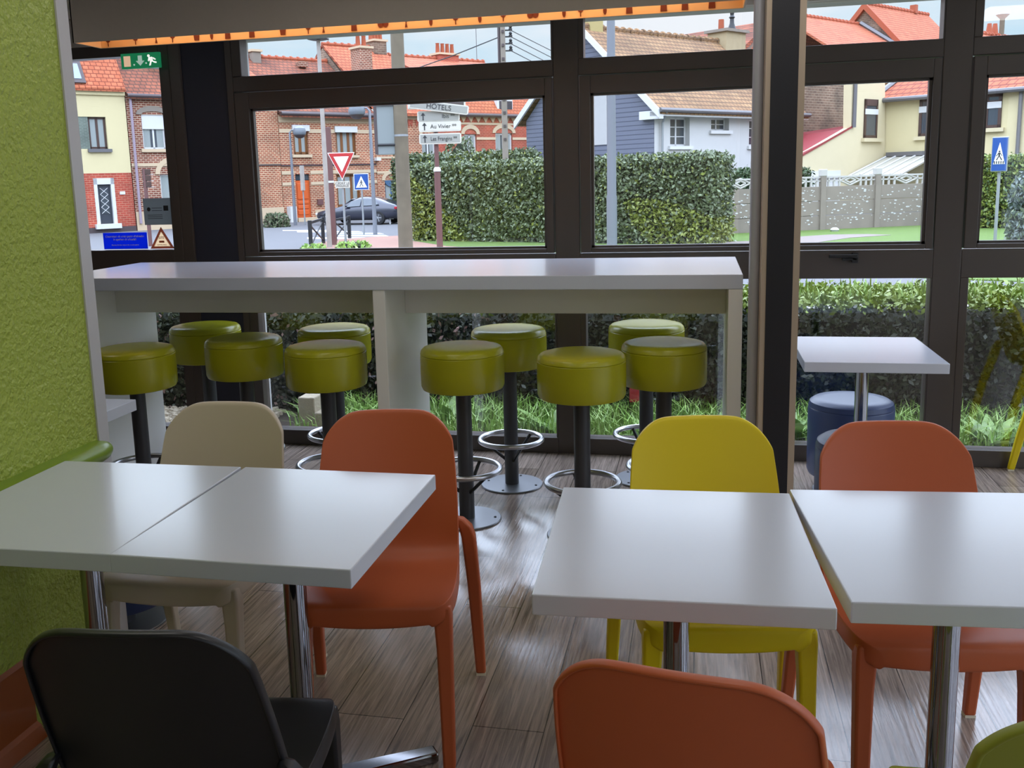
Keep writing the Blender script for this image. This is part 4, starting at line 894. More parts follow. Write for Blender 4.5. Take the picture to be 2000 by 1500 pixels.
mb = MB(); z_ = fe.front(1440, 336, -1.5)[1]; mb.hexa([(6, -2.6, z_-.35), (LW, -2.6, z_-.35), (LW, 0, z_), (6, 0, z_), (6, -2.6, z_-.29), (LW, -2.6, z_-.29), (LW, 0, z_+.06), (6, 0, z_+.06)]); mb.build('lean_to_roof', mat('lilac_sheet', (204, 200, 214), .6), h)
# --- cream houses on the right
ff = Fac(at_depth(1727, 330, 42)); h = ff.root('house', 'cream rendered house with tall brown windows and red lean-to roof')
P_ = [ff.front(a, b) for a, b in ((1545, 318), (1662, 250), (1664, 120), (1729, 118), (1729, 380), (1545, 380))]
P_[-1] = (P_[-1][0], 0); P_[-2] = (P_[-2][0], 0)
MB().prism(P_, .35, 'y', 0).build('end_wall', M['cream2'], h)
bq = ff.rect(1530, 100, 1664, 300, 2.6); bx('brick_wall', M['brick_dark'], (bq[0], bq[1], 2.6, 2.9, 0, bq[3]), h)
a = ff.front(1545, 316); b = ff.front(1662, 249); a2 = ff.front(1545, 262, 2.6); b2 = ff.front(1650, 246, 2.6)
mb = MB(); mb.hexa([(a[0], -.05, a[1]-.02), (b[0], -.05, b[1]-.02), (b2[0], 2.6, b2[1]-.08), (a2[0], 2.6, a2[1]-.08), (a[0], -.05, a[1]+.06), (b[0], -.05, b[1]+.06), (b2[0], 2.6, b2[1]), (a2[0], 2.6, a2[1])]); lr = mb.build('lean_to_roof', M['red_metal'], h)
MB().tube([(b[0]+.1, -.08, b[1]), (b[0]+.1, -.08, ff.front(1664, 120)[1])], .08, 8).build('downpipe', M['zinc'], h)
def fwin(r, parent, y, rows=True):
    f = MB(); x0, x1, z0, z1 = r; fw = .12
    f.box(x0, x0+fw, y-.06, y, z0, z1); f.box(x1-fw, x1, y-.06, y, z0, z1); f.box(x0, x1, y-.06, y, z0, z0+fw); f.box(x0, x1, y-.06, y, z1-fw*2.2, z1); f.box(x0, x1, y-.06, y, z0+(z1-z0)*.68, z0+(z1-z0)*.68+.1)
    f = f.build('window', M['brown_win'], parent); bx('pane', M['dark_win'], (x0+.05, x1-.05, y-.035, y-.02, z0+.05, z1-.05), f); bx('roller_box', M['white_pvc'], (x0, x1, y-.07, y, z1-.62, z1-.4), f); bx('sill', M['cream2'], (x0-.15, x1+.4, y-.15, y, z0-.15, z0), f)
fwin(ff.rect(1687, 194, 1712, 270), h, 0.0)
YW = ff.side(2120, 300)[0]
zA = ff.side(1760, 192)[1]; zR = ff.side(1950, 112, 3.2)[1]
bx('wing_wall', M['cream'], (0, 7, YW, 0.2, 0, zA), h)
mb = MB(); mb.hexa([(-.3, YW, zA-.1), (-.3, .4, zA-.1), (3.2, .4, zR-.15), (3.2, YW, zR-.15), (-.3, YW, zA+.05), (-.3, .4, zA+.05), (3.2, .4, zR), (3.2, YW, zR)]); mb.build('roof', M['tile_orange_y'], h)
MB().tube([(-.35, YW, zA-.05), (-.35, .4, zA-.05)], .1, 8).build('gutter', M['zinc'], h)
MB().tube([(-.3, .42, zA+.1), (3.2, .42, zR+.05)], .12, 6).build('verge', M['zinc'], h)
def swin(q, parent):
    y0, y1, z0, z1 = q; fw = .12; f = MB()
    f.box(-.06, 0, y0, y0+fw, z0, z1); f.box(-.06, 0, y1-fw, y1, z0, z1); f.box(-.06, 0, y0, y1, z0, z0+fw); f.box(-.06, 0, y0, y1, z1-fw*2.2, z1); f.box(-.06, 0, y0, y1, z0+(z1-z0)*.66, z0+(z1-z0)*.66+.1)
    f = f.build('window', M['brown_win'], parent); bx('pane', M['dark_win'], (-.035, -.02, y0+.05, y1-.05, z0+.05, z1-.05), f); bx('roller_box', M['white_pvc'], (-.08, 0, y0, y1, z1-.7, z1-.45), f); bx('sill', M['cream2'], (-.15, 0, y0-.15, y1+.15, z0-.15, z0), f)
swin(ff.srect(1796, 186, 1822, 266), h); swin(ff.srect(1925, 176, 1957, 250), h)
y_ = ff.side(1992, 250)[0]; MB().tube([(-.1, y_, 0), (-.1, y_, zA)], .08, 8).build('downpipe', M['zinc'], h)
t1_ = ff.side(1733, 306); t2_ = ff.side(1830, 306); b1_ = ff.side(1668, 343, -3.0); b2_ = ff.side(1810, 346, -3.0)
mb = MB(); mb.hexa([(-.02, t1_[0], t1_[1]-.05), (-.02, t2_[0], t1_[1]-.05), (-3, t2_[0], b1_[1]-.05), (-3, t1_[0], b1_[1]-.05), (-.02, t1_[0], t1_[1]), (-.02, t2_[0], t1_[1]), (-3, t2_[0], b1_[1]), (-3, t1_[0], b1_[1])]); vr = mb.build('veranda_roof', M['translucent'], h)
mb = MB()
for k in range(6):
    y_ = t1_[0]+(t2_[0]-t1_[0])*k/5; mb.tube([(-.02, y_, t1_[1]+.03), (-3, y_, b1_[1]+.03)], .035, 6)
mb.build('glazing_bar', M['white_pvc'], vr)
bx('gutter_box', M['zinc'], (-.15, 0, t2_[0], t1_[0], t1_[1], t1_[1]+.18), h)
bx('garage_door', M['white_pvc'], (ff.front(1570, 340)[0], ff.front(1640, 340)[0], -.04, 0, 0, ff.front(1600, 334)[1]), h)
# --- far roofs above the cream house
fh = Fac(at_depth(1687, 60, 60)); h = fh.root('house', 'far house with steep orange roof and weathered brick gable, top right')
zr = fh.side(1687, 7)[1]; q1 = fh.side(1758, 80); sl = (zr-q1[1])/(0-q1[0]); W_ = 6.0; ze = zr-sl*W_; Lh = fh.front(1812, 23)[0]
roof(h, 'tile_orange', 0, Lh, -W_, ze, 0, zr, W_, ze)
mb = MB(); mb.prism([(-W_+.3, ze-.2), (W_-.3, ze-.2), (0, zr-.3)], .3, 'x', .12); mb.build('gable_wall', M['brick_dark'], h)
mb = MB()
for s in (-1, 1): mb.hexa([(-.12, s*W_, ze-.32), (.1, s*W_, ze-.32), (.1, s*W_, ze+.05), (-.12, s*W_, ze+.05), (-.12, 0, zr-.35), (.1, 0, zr-.35), (.1, 0, zr+.08), (-.12, 0, zr+.08)])
mb.build('barge_tiles', M['pot'], h)
bx('wall', M['brick_dark'], (.1, Lh, -W_+.4, W_-.4, 0, ze), h)
zl = fh.front(1615, 38, .3)[1]; xl = fh.front(1512, 38, .3)[0]; roof(h, 'tile_orange', xl, .1, -W_, zl-sl*(W_+.3)*.62, .3, zl, W_, ze-2, name='lower_roof')
bx('lower_wall', M['cream2'], (xl+.2, .1, -W_+.4, W_-.4, 0, zl-sl*(W_+.3)*.62), h)
mb = MB(); f1 = fh.side(1664, 44); mb.tube([(-.05, 0.2, zl+.05), (-.05, -W_, zl-sl*W_*.62-.1)], .16, 6); mb.build('flashing', M['zinc'], h)
x_ = fh.front(1785, 16)[0]; MB().box(x_-.15, x_+.15, -.2, .2, zr-.1, zr+.45).build('roof_vent', M['pot'], h)
fg = Fac(at_depth(1950, 60, 50)); h = fg.root('house', 'distant rooftop with thin chimney pots above the right window', 'house')
z_ = fg.front(1945, 70)[1]; roof(h, 'tile_orange', -4, 6, -3, z_-2.2, 0, z_, 3, z_-2.2); bx('wall', M['cream2'], (-4, 6, -2.7, 2.7, 0, z_-2.2), h)
for px_ in (1932, 1943):
    x_ = fg.front(px_, 60)[0]; MB().lathe([(.001, 0), (.17, 0), (.1, .55), (.001, .55)], (x_, 0, fg.front(px_, 68)[1]), 12).build('chimney_pot', M['pot'], h)
x_ = fg.front(1957, 50)[0]; MB().tube([(x_, 0, fg.front(1957, 70)[1]-.3), (x_, 0, fg.front(1957, 37)[1])], .13, 8).build('flue', M['wood_pole'], h)
MB().lathe([(.001, 0), (.12, .0), (.34, .22), (.28, .3), (.001, .32)], (x_, 0, fg.front(1957, 37)[1]), 12).build('flue_cowl', M['galv'], h, smooth=True)
fx = Fac(at_depth(1455, 60, 62)); h = fx.root('house', 'far gabled roof edge peeking out left of the dark pillar', 'house')
q1 = fx.front(1448, 96); q2 = fx.front(1505, 40); dz = q2[1]-q1[1]; dx_ = q2[0]-q1[0]
mb = MB(); mb.hexa([(q1[0], 0, q1[1]-.3), (q2[0], 0, q2[1]-.3), (q2[0], 8, q2[1]-.3), (q1[0], 8, q1[1]-.3), (q1[0], 0, q1[1]), (q2[0], 0, q2[1]), (q2[0], 8, q2[1]), (q1[0], 8, q1[1])]); mb.build('roof', M['tile_brown'], h)
MB().prism([(q1[0]+.3, 0), (q2[0], 0), (q2[0], q2[1]-.3), (q1[0]+.3, q1[1]-.1)], 7, 'y', .2).build('wall', M['concrete'], h)
# --- concrete fence
pA, pB = on_z(1388, 459, GZ), on_z(1850, 439, GZ); u = (pB-pA); Lf = np.linalg.norm(u); u /= Lf; af = math.atan2(u[1], u[0])
fc = Fac(pA, u, np.array((-u[1], u[0], 0))); h = empty('concrete_fence', (pA[0], pA[1], GZ), af, 'weathered concrete panel fence with openwork top and white post caps', 'fence')
zp, zt, zc = fc.front(1650, 363)[1], fc.front(1650, 343)[1], fc.front(1650, 336)[1]
xs = [fc.front(p, 400)[0] for p in (1393, 1497, 1605, 1711, 1822)]
for x in xs:
    p_ = bx('post', M['concrete'], (x-.085, x+.085, -.09, .06, 0, zt), h, bevel=.01); bx('post_cap', M['concrete_l'], (x-.1, x+.1, -.1, .08, zt, zc+.1), p_, bevel=.02)
random.seed(3)
fl = MB()
for a, b in zip(xs, xs[1:]):
    for k in range(3): bx('panel', M['concrete'], (a+.08, b-.08, -.03, .03, zp*k/3+.012, zp*(k+1)/3), h, bevel=.006)
    o = MB(); z0, z1 = zp+.02, zt; t = .03; c = (a+b)/2; w = (b-a)/2-.1
    o.box(a+.08, b-.08, -.03, .03, z1-.05, z1)
    for q in np.linspace(a+.2, b-.2, 9):
        if abs(q-c) > w*.42: o.box(q-.025, q+.025, -.025, .025, zp, z1)
    o.box(a+.08, c-w*.42, -.025, .025, (z0+z1)/2-.02, (z0+z1)/2+.02); o.box(c+w*.42, b-.08, -.025, .025, (z0+z1)/2-.02, (z0+z1)/2+.02)
    m_ = (z0+z1)/2
    for sx, sz in ((-1, 1), (1, 1), (-1, -1), (1, -1)):
        for kk in (.42, .22): o.tube([(c+sx*w*kk, 0, m_), (c, 0, m_+sz*(z1-z0)*.5*kk/.42)], .028, 6)
    o.build('openwork', M['concrete_l'], h)
    for k in range(70):
        x, z, s = random.uniform(a+.1, b-.1), random.uniform(.15, zp-.05), random.uniform(.012, .035); fl.prism(ell(x, z, s*1.4, s*.7, 6), -.006, 'y', -.03)
fl.build('paint_flake', M['paint'], h)['kind'] = 'stuff'

# ------------------------------------------------------------------ street furniture
CA = R(12.5)
def foot(px, py): return on_z(px, py, GZ)
def base_at(px, py, D): P = at_depth(px, py, D); return np.array((P[0], P[1], GZ))
def zof(px, py, D): return at_depth(px, py, D)[2]-GZ
def m_px(D): return D/F
def pole_thing(name, P, a, label, cat): return empty(name, tuple(P), a, label, cat)
def tpole(parent, h, r0, r1, m, name='pole', n=14): return MB().tube([(0, 0, 0), (0, 0, h*.5), (0, 0, h)], [r0, (r0+r1)/2, r1], n).build(name, M[m], parent, smooth=True)
# wooden utility pole and the sign seen from behind
D = 20; P = base_at(790, 420, D); wp = pole_thing('utility_pole', P, CA, 'thick weathered wooden utility pole nearest the window', 'pole')
tpole(wp, 8, .155, .118, 'wood_pole'); 
for zz in (zof(775, 268, D),): MB().tube([(0, 0, zz), (0, 0, zz+.04)], .146, 14).build('steel_band', M['galv'], wp)
z0, z1 = zof(755, 303, D), zof(755, 200, D); sb = pole_thing('road_sign', P+np.array((-.28*math.cos(CA), -.28*math.sin(CA), z0)), CA, 'grey rectangular road sign seen from behind, left of the wooden pole', 'sign')
MB().box(-.24, .2, -.02, .02, 0, z1-z0).build('panel', M['sign_grey'], sb, bevel=.018); MB().hexa([(-.26, -.03, .02), (-.2, -.03, 0), (-.2, .03, 0), (-.26, .03, .02), (-.26, -.03, z1-z0-.02), (-.2, -.03, z1-z0), (-.2, .03, z1-z0), (-.26, .03, z1-z0-.02)]).build('rim', M['gutter'], sb)
for zz in (.2, z1-z0-.08): MB().tube([(-.2, -.045, zz), (.22, -.045, zz)], .022, 8).build('bracket', M['black_plain'], sb)
# direction sign
D = 22; P = base_at(857, 420, D); ds = pole_thing('direction_sign', P, CA, 'brown post carrying four hotel direction boards with arrows', 'sign')
zk = zof(857, 335, D); MB().tube([(0, 0, 0), (0, 0, zk)], .072, 18).build('post', M['brown_post'], ds, smooth=True); MB().lathe([(.001, 0), (.085, 0), (.085, .05), (.05, .1), (.001, .1)], (0, 0, zk), 18).build('collar', M['white_pvc'], ds, smooth=True)
MB().tube([(0, 0, zk), (0, 0, zof(857, 195, D))], .05, 16).build('upper_post', M['brown_post'], ds, smooth=True)
k = m_px(D)
for (xa, ya, xb, yb, m_, tx, tilt, star) in ((808, 199, 922, 226, 'sign_grey2', 'HÔTELS', -8, ''), (823, 219, 904, 240, 'sign_grey2', 'Ibis', 0, '**'), (825, 238, 906, 259, 'sign_ivory', 'Au Vivier', 0, '**'), (825, 261, 906, 283, 'sign_grey2', 'Les Frangins', 0, '**')):
    w_, hgt = (xb-xa)*k, (20 if tilt == 0 else 17)*k; zc = zof((xa+xb)/2, (ya+yb)/2, D); xc = ((xa+xb)/2-857)*k
    b_ = empty('board', (xc, -.09 if tilt == 0 else -.16, zc), 0); b_.parent = ds; b_.rotation_euler = (0, R(-tilt), 0)
    bw = MB(); r_ = .04; o = []
    for sx, sz, a0 in ((1, 1, 0), (-1, 1, 90), (-1, -1, 180), (1, -1, 270)):
        for t in (0, 45, 90): o.append((sx*(w_/2-r_)+r_*math.cos(R(a0+t)), sz*(hgt/2-r_)+r_*math.sin(R(a0+t))))
    bw.prism(o, .05, 'y', -.025); bo = bw.build('panel', M['sign_ivory'], b_)
    bx('face', M[m_], (-w_/2+.03, w_/2-.03, -.03, -.02, -hgt/2+.025, hgt/2-.025), b_)
    if tilt: text(tx, .155, M['dark_text'], b_, (.0, -.033, -.005), ex=.003)
    else:
        text(tx+(' '+star if star else ''), .125, M['dark_text'], b_, (.08 if len(tx) > 5 else .22, -.033, -.005), ex=.003, sx=.95 if len(tx) < 11 else .78)
        mb = MB(); x0 = -w_/2+.13; mb.prism([(x0-.012, -.08), (x0+.012, -.08), (x0+.012, .02), (x0+.05, .02), (x0, .085), (x0-.05, .02), (x0-.012, .02)], -.006, 'y', -.03); mb.build('arrow', M['dark_text'], b_)
b_ = empty('board', ((860-857)*k, .1, zof(860, 203, D)), 0); b_.parent = ds; bx('panel', M['sign_ivory'], (-.65, .65, -.025, .025, -.13, .13), b_, bevel=.02); bx('face', M['gutter'], (-.61, .61, -.03, .03, -.1, .1), b_)
# mottled tall post and brown post beside it
P = base_at(641, 430, 27); u_ = pole_thing('tall_post', P, CA, 'slim mottled grey tall post left of the give way sign', 'pole'); tpole(u_, zof(636, 62, 27), .07, .05, 'mottled')
MB().lathe([(.001, 0), (.17, 0), (.3, .03), (.28, .05), (.001, .06)], (0, 0, zof(636, 87, 27)), 14).build('disc', M['black_plain'], u_, smooth=True)
P = base_at(650, 430, 28); u_ = pole_thing('brown_post', P, CA, 'square brown post with white top band left of the give way sign', 'post'); zt = zof(647, 250, 28)
MB().box(-.075, .075, -.075, .075, 0, zt).build('post', M['brown_post'], u_, bevel=.01); zb = zof(650, 357, 28); bx('white_band', M['white_pvc'], (-.085, .085, -.085, .085, zb, zb+.06), u_); bx('white_side', M['white_pvc'], (-.16, -.09, -.05, .05, zb+.1, zt+.02), u_); bx('bracket', M['galv'], (-.1, -.07, -.04, .04, zt-.6, zt-.52), u_)
# give way sign
P = foot(676, 486); D = float((P-CAM)@FWD); k = m_px(D); gw = pole_thing('give_way_sign', P, CA+R(4), 'red and white triangular give way sign with small plate below', 'sign')
tpole(gw, zof(667, 300, D), .033, .03, 'galv'); zt, zb = zof(666, 299, D), zof(666, 352, D); hw = 26*k
def tri(hw_, zt_, zb_): return [(-hw_, zt_), (hw_, zt_), (0, zb_)]
for nm, m_, s, yy_ in (('border', 'sign_white', 1.0, -.05), ('red_face', 'sign_red', .93, -.06), ('white_centre', 'sign_white', .56, -.07)):
    zc = zt-(zt-zb)*.33; MB().prism([(a*s, zc+(b-zc)*s) for a, b in tri(hw, zt, zb)], .012, 'y', yy_).build(nm, M[m_], gw, bevel=.004)
z0, z1 = zof(671, 367, D), zof(671, 354, D); bx('plate', M['sign_ivory'], (-14*k, 14*k, -.06, -.045, z0, z1), gw, bevel=.006)
text('CÉDEZ LE', .085, M['dark_text'], gw, (0, -.063, z0+(z1-z0)*.7)); text('PASSAGE', .085, M['dark_text'], gw, (0, -.063, z0+(z1-z0)*.3))
# crossing signs
def walker(parent, x, z, s, y, m='dark_text'):
    mb = MB(); mb.prism(ell(x, z+.9*s, .09*s, .09*s, 10), -.004, 'y', y)
    for pts in ([(-.1, .78), (.1, .78), (.06, .42), (-.08, .42)], [(-.08, .44), (.02, .44), (-.2, 0), (-.3, .02)], [(-.02, .44), (.07, .44), (.3, .05), (.2, 0)], [(-.1, .76), (-.03, .74), (-.26, .4), (-.32, .44)], [(.05, .76), (.1, .76), (.3, .46), (.24, .42)]):
        mb.prism([(x+a*s, z+b*s) for a, b in pts], -.004, 'y', y)
    return mb.build('walking_figure', M[m], parent)
P = foot(711, 459); D = float((P-CAM)@FWD); k = m_px(D); cs = pole_thing('crossing_sign', P, CA+R(3), 'square blue pedestrian crossing sign beside the give way sign', 'sign')
tpole(cs, zof(706, 345, D), .032, .03, 'galv'); z0, z1 = zof(705, 371, D), zof(705, 339, D); hw = 14.2*k; H_ = z1-z0
bx('border', M['sign_white'], (-hw, hw, -.055, -.04, z0, z1), cs, bevel=.006); bx('blue_face', M['sign_blue'], (-hw*.93, hw*.93, -.062, -.05, z0+H_*.035, z1-H_*.035), cs)
MB().prism([(-hw*.75, z0+H_*.15), (hw*.75, z0+H_*.15), (0, z0+H_*.84)], -.006, 'y', -.062).build('white_triangle', M['sign_white'], cs); walker(cs, 0, z0+H_*.2, H_*.42, -.07)
P = foot(1943, 473); D = float((P-CAM)@FWD); k = m_px(D); cs = pole_thing('crossing_sign', P, CA-R(38), 'tall blue pedestrian crossing sign on grey pole in the right window', 'sign')
tpole(cs, zof(1956, 275, D), .036, .034, 'galv'); z0, z1 = zof(1960, 335, D), zof(1960, 268, D); hw = .17; H_ = z1-z0
bx('border', M['galv'], (-hw, hw, -.1, -.04, z0, z1), cs, bevel=.015); bx('blue_face', M['sign_blue'], (-hw*.9, hw*.9, -.106, -.09, z0+.025, z1-.025), cs)
MB().prism([(-hw*.72, z0+H_*.22), (hw*.72, z0+H_*.22), (0, z0+H_*.84)], -.006, 'y', -.106).build('white_triangle', M['sign_white'], cs); walker(cs, 0, z0+H_*.33, H_*.28, -.114)
mb = MB()
for q in range(5): mb.box(-hw*.62+q*hw*.27, -hw*.62+q*hw*.27+hw*.13, -.118, -.112, z0+H_*.23, z0+H_*.31)
mb.build('stripe', M['dark_text'], cs)
# street lamps
def street_lamp(pfoot, ptop, rg_, label, arm=-1):
    P = foot(*pfoot); D = float((P-CAM)@FWD); r = pole_thing('street_lamp', P, CA, label, 'street lamp'); h_ = zof(ptop[0], ptop[1], D)
    mb = MB(); mb.tube([(0, 0, 0), (0, 0, h_*.5), (0, 0, h_-.1), (arm*.08, 0, h_), (arm*.28, 0, h_)], [.075, .06, .045, .03, .03], 12); mb.build('pole', M['grey_post'], r, smooth=True)
    MB().lathe([(.001, .24), (.12, .23), (.24, .15), (.29, .0), (.26, -.12), (.25, -.13)], (arm*.42, 0, h_-.08), 20).build('lamp_head', M['lampgrey'], r, smooth=True)
    MB().lathe([(.24, -.13), (.19, -.22), (.1, -.27), (.001, -.28)], (arm*.42, 0, h_-.08), 20).build('diffuser', M['gutter'], r, smooth=True)
street_lamp((733, 459), (719, 214), 0, 'street lamp with round grey head right of the give way sign'); 
street_lamp((577, 440), (563, 256), 0, 'dark street lamp in front of the orange door house', 1)
# big grey mast
P = base_at(1195, 420, 23); u_ = pole_thing('lamp_mast', P, CA, 'thick plain grey mast in front of the tall boxy hedge', 'pole'); tpole(u_, 9, .118, .075, 'grey_post', n=20); MB().tube([(0, 0, 0), (0, 0, 1.3)], .125, 20).build('sleeve', M['grey_post'], u_, smooth=True)
# concrete utility pole with insulators and wires
D = 38; P = base_at(990, 420, D); cp = pole_thing('utility_pole', P, CA, 'pale concrete utility pole with insulators behind the tall hedge', 'pole'); ht = zof(984, 52, D)
mb = MB(); mb.sweep([(0, 0, 0, .13, .16), (0, 0, ht, .09, .11)]); mb.build('shaft', M['concrete'], cp, bevel=.02)
mb = MB()
for i in range(14): mb.box(-.05, .05, -.17, -.13, 3.2+i*.5, 3.3+i*.5)
mb.build('recess', M['gutter'], cp)
for i, py in enumerate((68, 80, 93, 106)):
    z = zof(995, py, D); mb = MB(); mb.tube([(.08, 0, z), (.3, 0, z)], .03, 6); mb.lathe([(.001, 0), (.07, 0), (.07, .08), (.04, .1), (.07, .14), (.04, .2), (.001, .2)], (.3, 0, z-.02), 10); mb.build('insulator', M['black_plain'], cp)
MB().tube([(-.14, 0, ht-1.6), (-.14, 0, ht)], .06, 8).build('cable_box', M['gutter'], cp)
mb = MB()
for i, py in enumerate((68, 80, 93, 106)):
    z = zof(995, py, D)+GZ; A = np.array((P[0]+.3*math.cos(CA), P[1]+.3*math.sin(CA), z)); B = at_depth(1180, 128+i*14, 60); mb.tube([A, (A+B)/2-np.array((0, 0, .35)), B], .018, 5)
A = np.array((P[0], P[1], zof(985, 78, D)+GZ)); B = at_depth(700, 168, 40); mb.tube([A, A*.66+B*.34-np.array((0, 0, .1)), A*.33+B*.67-np.array((0, 0, .1)), B], .022, 5)
tag(mb.build('overhead_wires', M['wire']), 'thin overhead wires fanning out from the concrete utility pole', 'wire')
# no parking sign, thin post, finger sign at left
P = foot(646, 441); D = float((P-CAM)@FWD); u_ = pole_thing('no_parking_sign', P, CA+R(50), 'round purple and red no parking sign half behind the brown post', 'sign'); z_ = zof(640, 383, D); tpole(u_, z_, .035, .03, 'mottled')
MB().prism(ell(0, z_, .26, .26, 24), .02, 'y', -.06).build('red_rim', M['sign_red'], u_); MB().prism(ell(0, z_, .2, .2, 24), -.008, 'y', -.06).build('face', M['sign_purple'], u_); bx('small_plate', M['sign_white'], (-.22, .22, -.06, -.045, z_-.55, z_-.36), u_)
P = foot(596, 440); D = float((P-CAM)@FWD); u_ = pole_thing('slim_post', P, CA, 'slim grey post with narrow edge-on sign before the orange door', 'post'); tpole(u_, zof(590, 330, D), .032, .03, 'galv'); z0, z1 = zof(591, 372, D), zof(590, 324, D); bx('edge_on_sign', M['mottled'], (-.06, .06, -.2, .2, z0, z1), u_)
P = base_at(289, 420, 30); u_ = pole_thing('fingerpost', P, CA, 'dark brown fingerpost seen from behind through the left door', 'sign'); zt = zof(287, 330, 30); MB().tube([(0, 0, 0), (0, 0, zt)], .06, 12).build('post', M['brown_post'], u_, smooth=True)
for q in range(3): bx('finger', M['brown_win'], (-.06, .2, -.05, -.01, zt-.17-.19*q, zt-.01-.19*q), u_, bevel=.01); bx('finger_edge', M['white_pvc'], (-.06, .27, -.01, .01, zt-.185-.19*q, zt-.17-.19*q), u_)
P = foot(762, 438); D = float((P-CAM)@FWD); u_ = pole_thing('small_sign', P, CA, 'small beige sign on a short post behind the parked car tail', 'sign'); tpole(u_, zof(762, 412, D), .035, .035, 'white_pvc'); bx('panel', M['sign_grey2'], (-.14, .16, -.05, -.035, zof(762, 428, D), zof(762, 411, D)), u_)
# crossed barriers
def barrier(p0, p1, ptop, label):
    A, B = foot(*p0), foot(*p1); a = math.atan2(B[1]-A[1], B[0]-A[0]); L_ = np.linalg.norm(B-A); D = float((A-CAM)@FWD); h_ = zof(p0[0], ptop, D)
    r = empty('barrier', tuple(A), a, label, 'barrier', 'black crossed street barriers')
    for x in (0, L_): MB().box(x-.05, x+.05, -.05, .05, 0, h_).build('post', M['grey_post'] if False else M['black_plain'], r, bevel=.008)
    bx('top_rail', M['black_plain'], (.05, L_-.05, -.03, .03, h_-.1, h_-.03), r); mb = MB(); mb.tube([(.05, 0, .12), (L_-.05, 0, h_-.14)], .024, 8); mb.tube([(.05, 0, h_-.14), (L_-.05, 0, .12)], .024, 8); mb.build('cross_brace', M['black_plain'], r)
barrier((608, 488), (632, 476), 430, 'black barrier with crossed bars, at the grassy kerb corner'); barrier((655, 472), (683, 466), 425, 'black barrier with crossed bars beside the give way sign pole')
bush(612, 489, 25.5, .35, .22, 300, .06, [M['grass'], M['grass2']], [.6, .4], 'grass tuft at the foot of the black barrier', 41, 'grass tuft', 'grass_tuft'); bush(690, 476, 26.5, .5, .2, 300, .06, [M['grass'], M['grass2']], [.6, .4], 'grass tuft beside the give way sign pole', 42, 'grass tuft', 'grass_tuft')

# ------------------------------------------------------------------ parked car
G1, G2 = foot(660, 438), foot(756, 437); u = G2-G1; a = math.atan2(u[1], u[0]); S = np.linalg.norm(u)/2.85
car = empty('car', tuple(G1-u/np.linalg.norm(u)*.9*S), a, 'dark grey sedan parked on the far kerb behind the crossing sign', 'car'); car.scale = (S,)*3
ST = [(0, .34, .55, .6, .62, .5), (.12, .24, .62, .68, .8, .66), (.6, .2, .70, .77, .9, .72), (1.2, .2, .80, .88, .92, .72), (1.55, .2, .84, .95, .93, .70), (2.1, .2, .88, 1.28, .93, .58), (2.5, .2, .9, 1.42, .93, .55), (3.0, .2, .92, 1.43, .93, .55), (3.5, .2, .94, 1.34, .93, .56), (4.0, .21, .97, 1.16, .92, .60), (4.4, .24, .97, 1.04, .88, .64), (4.66, .36, .86, .95, .78, .62), (4.72, .45, .75, .82, .7, .55)]
vs = []; n = 12
def sect(x, zb, zl, zt, w, wt): return [(x, s*a_, b_) for s, lst in ((1, ((w*.78, zb), (w*.98, zb+.12), (w, (zb+zl)/2), (w*.97, zl), (wt+(w*.97-wt)*.25, zl+(zt-zl)*.8), (wt*.8, zt))), (-1, ((wt*.8, zt), (wt+(w*.97-wt)*.25, zl+(zt-zl)*.8), (w*.97, zl), (w, (zb+zl)/2), (w*.98, zb+.12), (w*.78, zb)))) for a_, b_ in lst]
mb = MB()
for s in ST: vs += sect(*s)
fs = [(i*n+j, i*n+(j+1) % n, (i+1)*n+(j+1) % n, (i+1)*n+j) for i in range(len(ST)-1) for j in range(n)]+[tuple(range(n)), tuple((len(ST)-1)*n+j for j in range(n))[::-1]]
mb.add(vs, fs); mb.build('body', M['car'], car, smooth=True, sub=1)
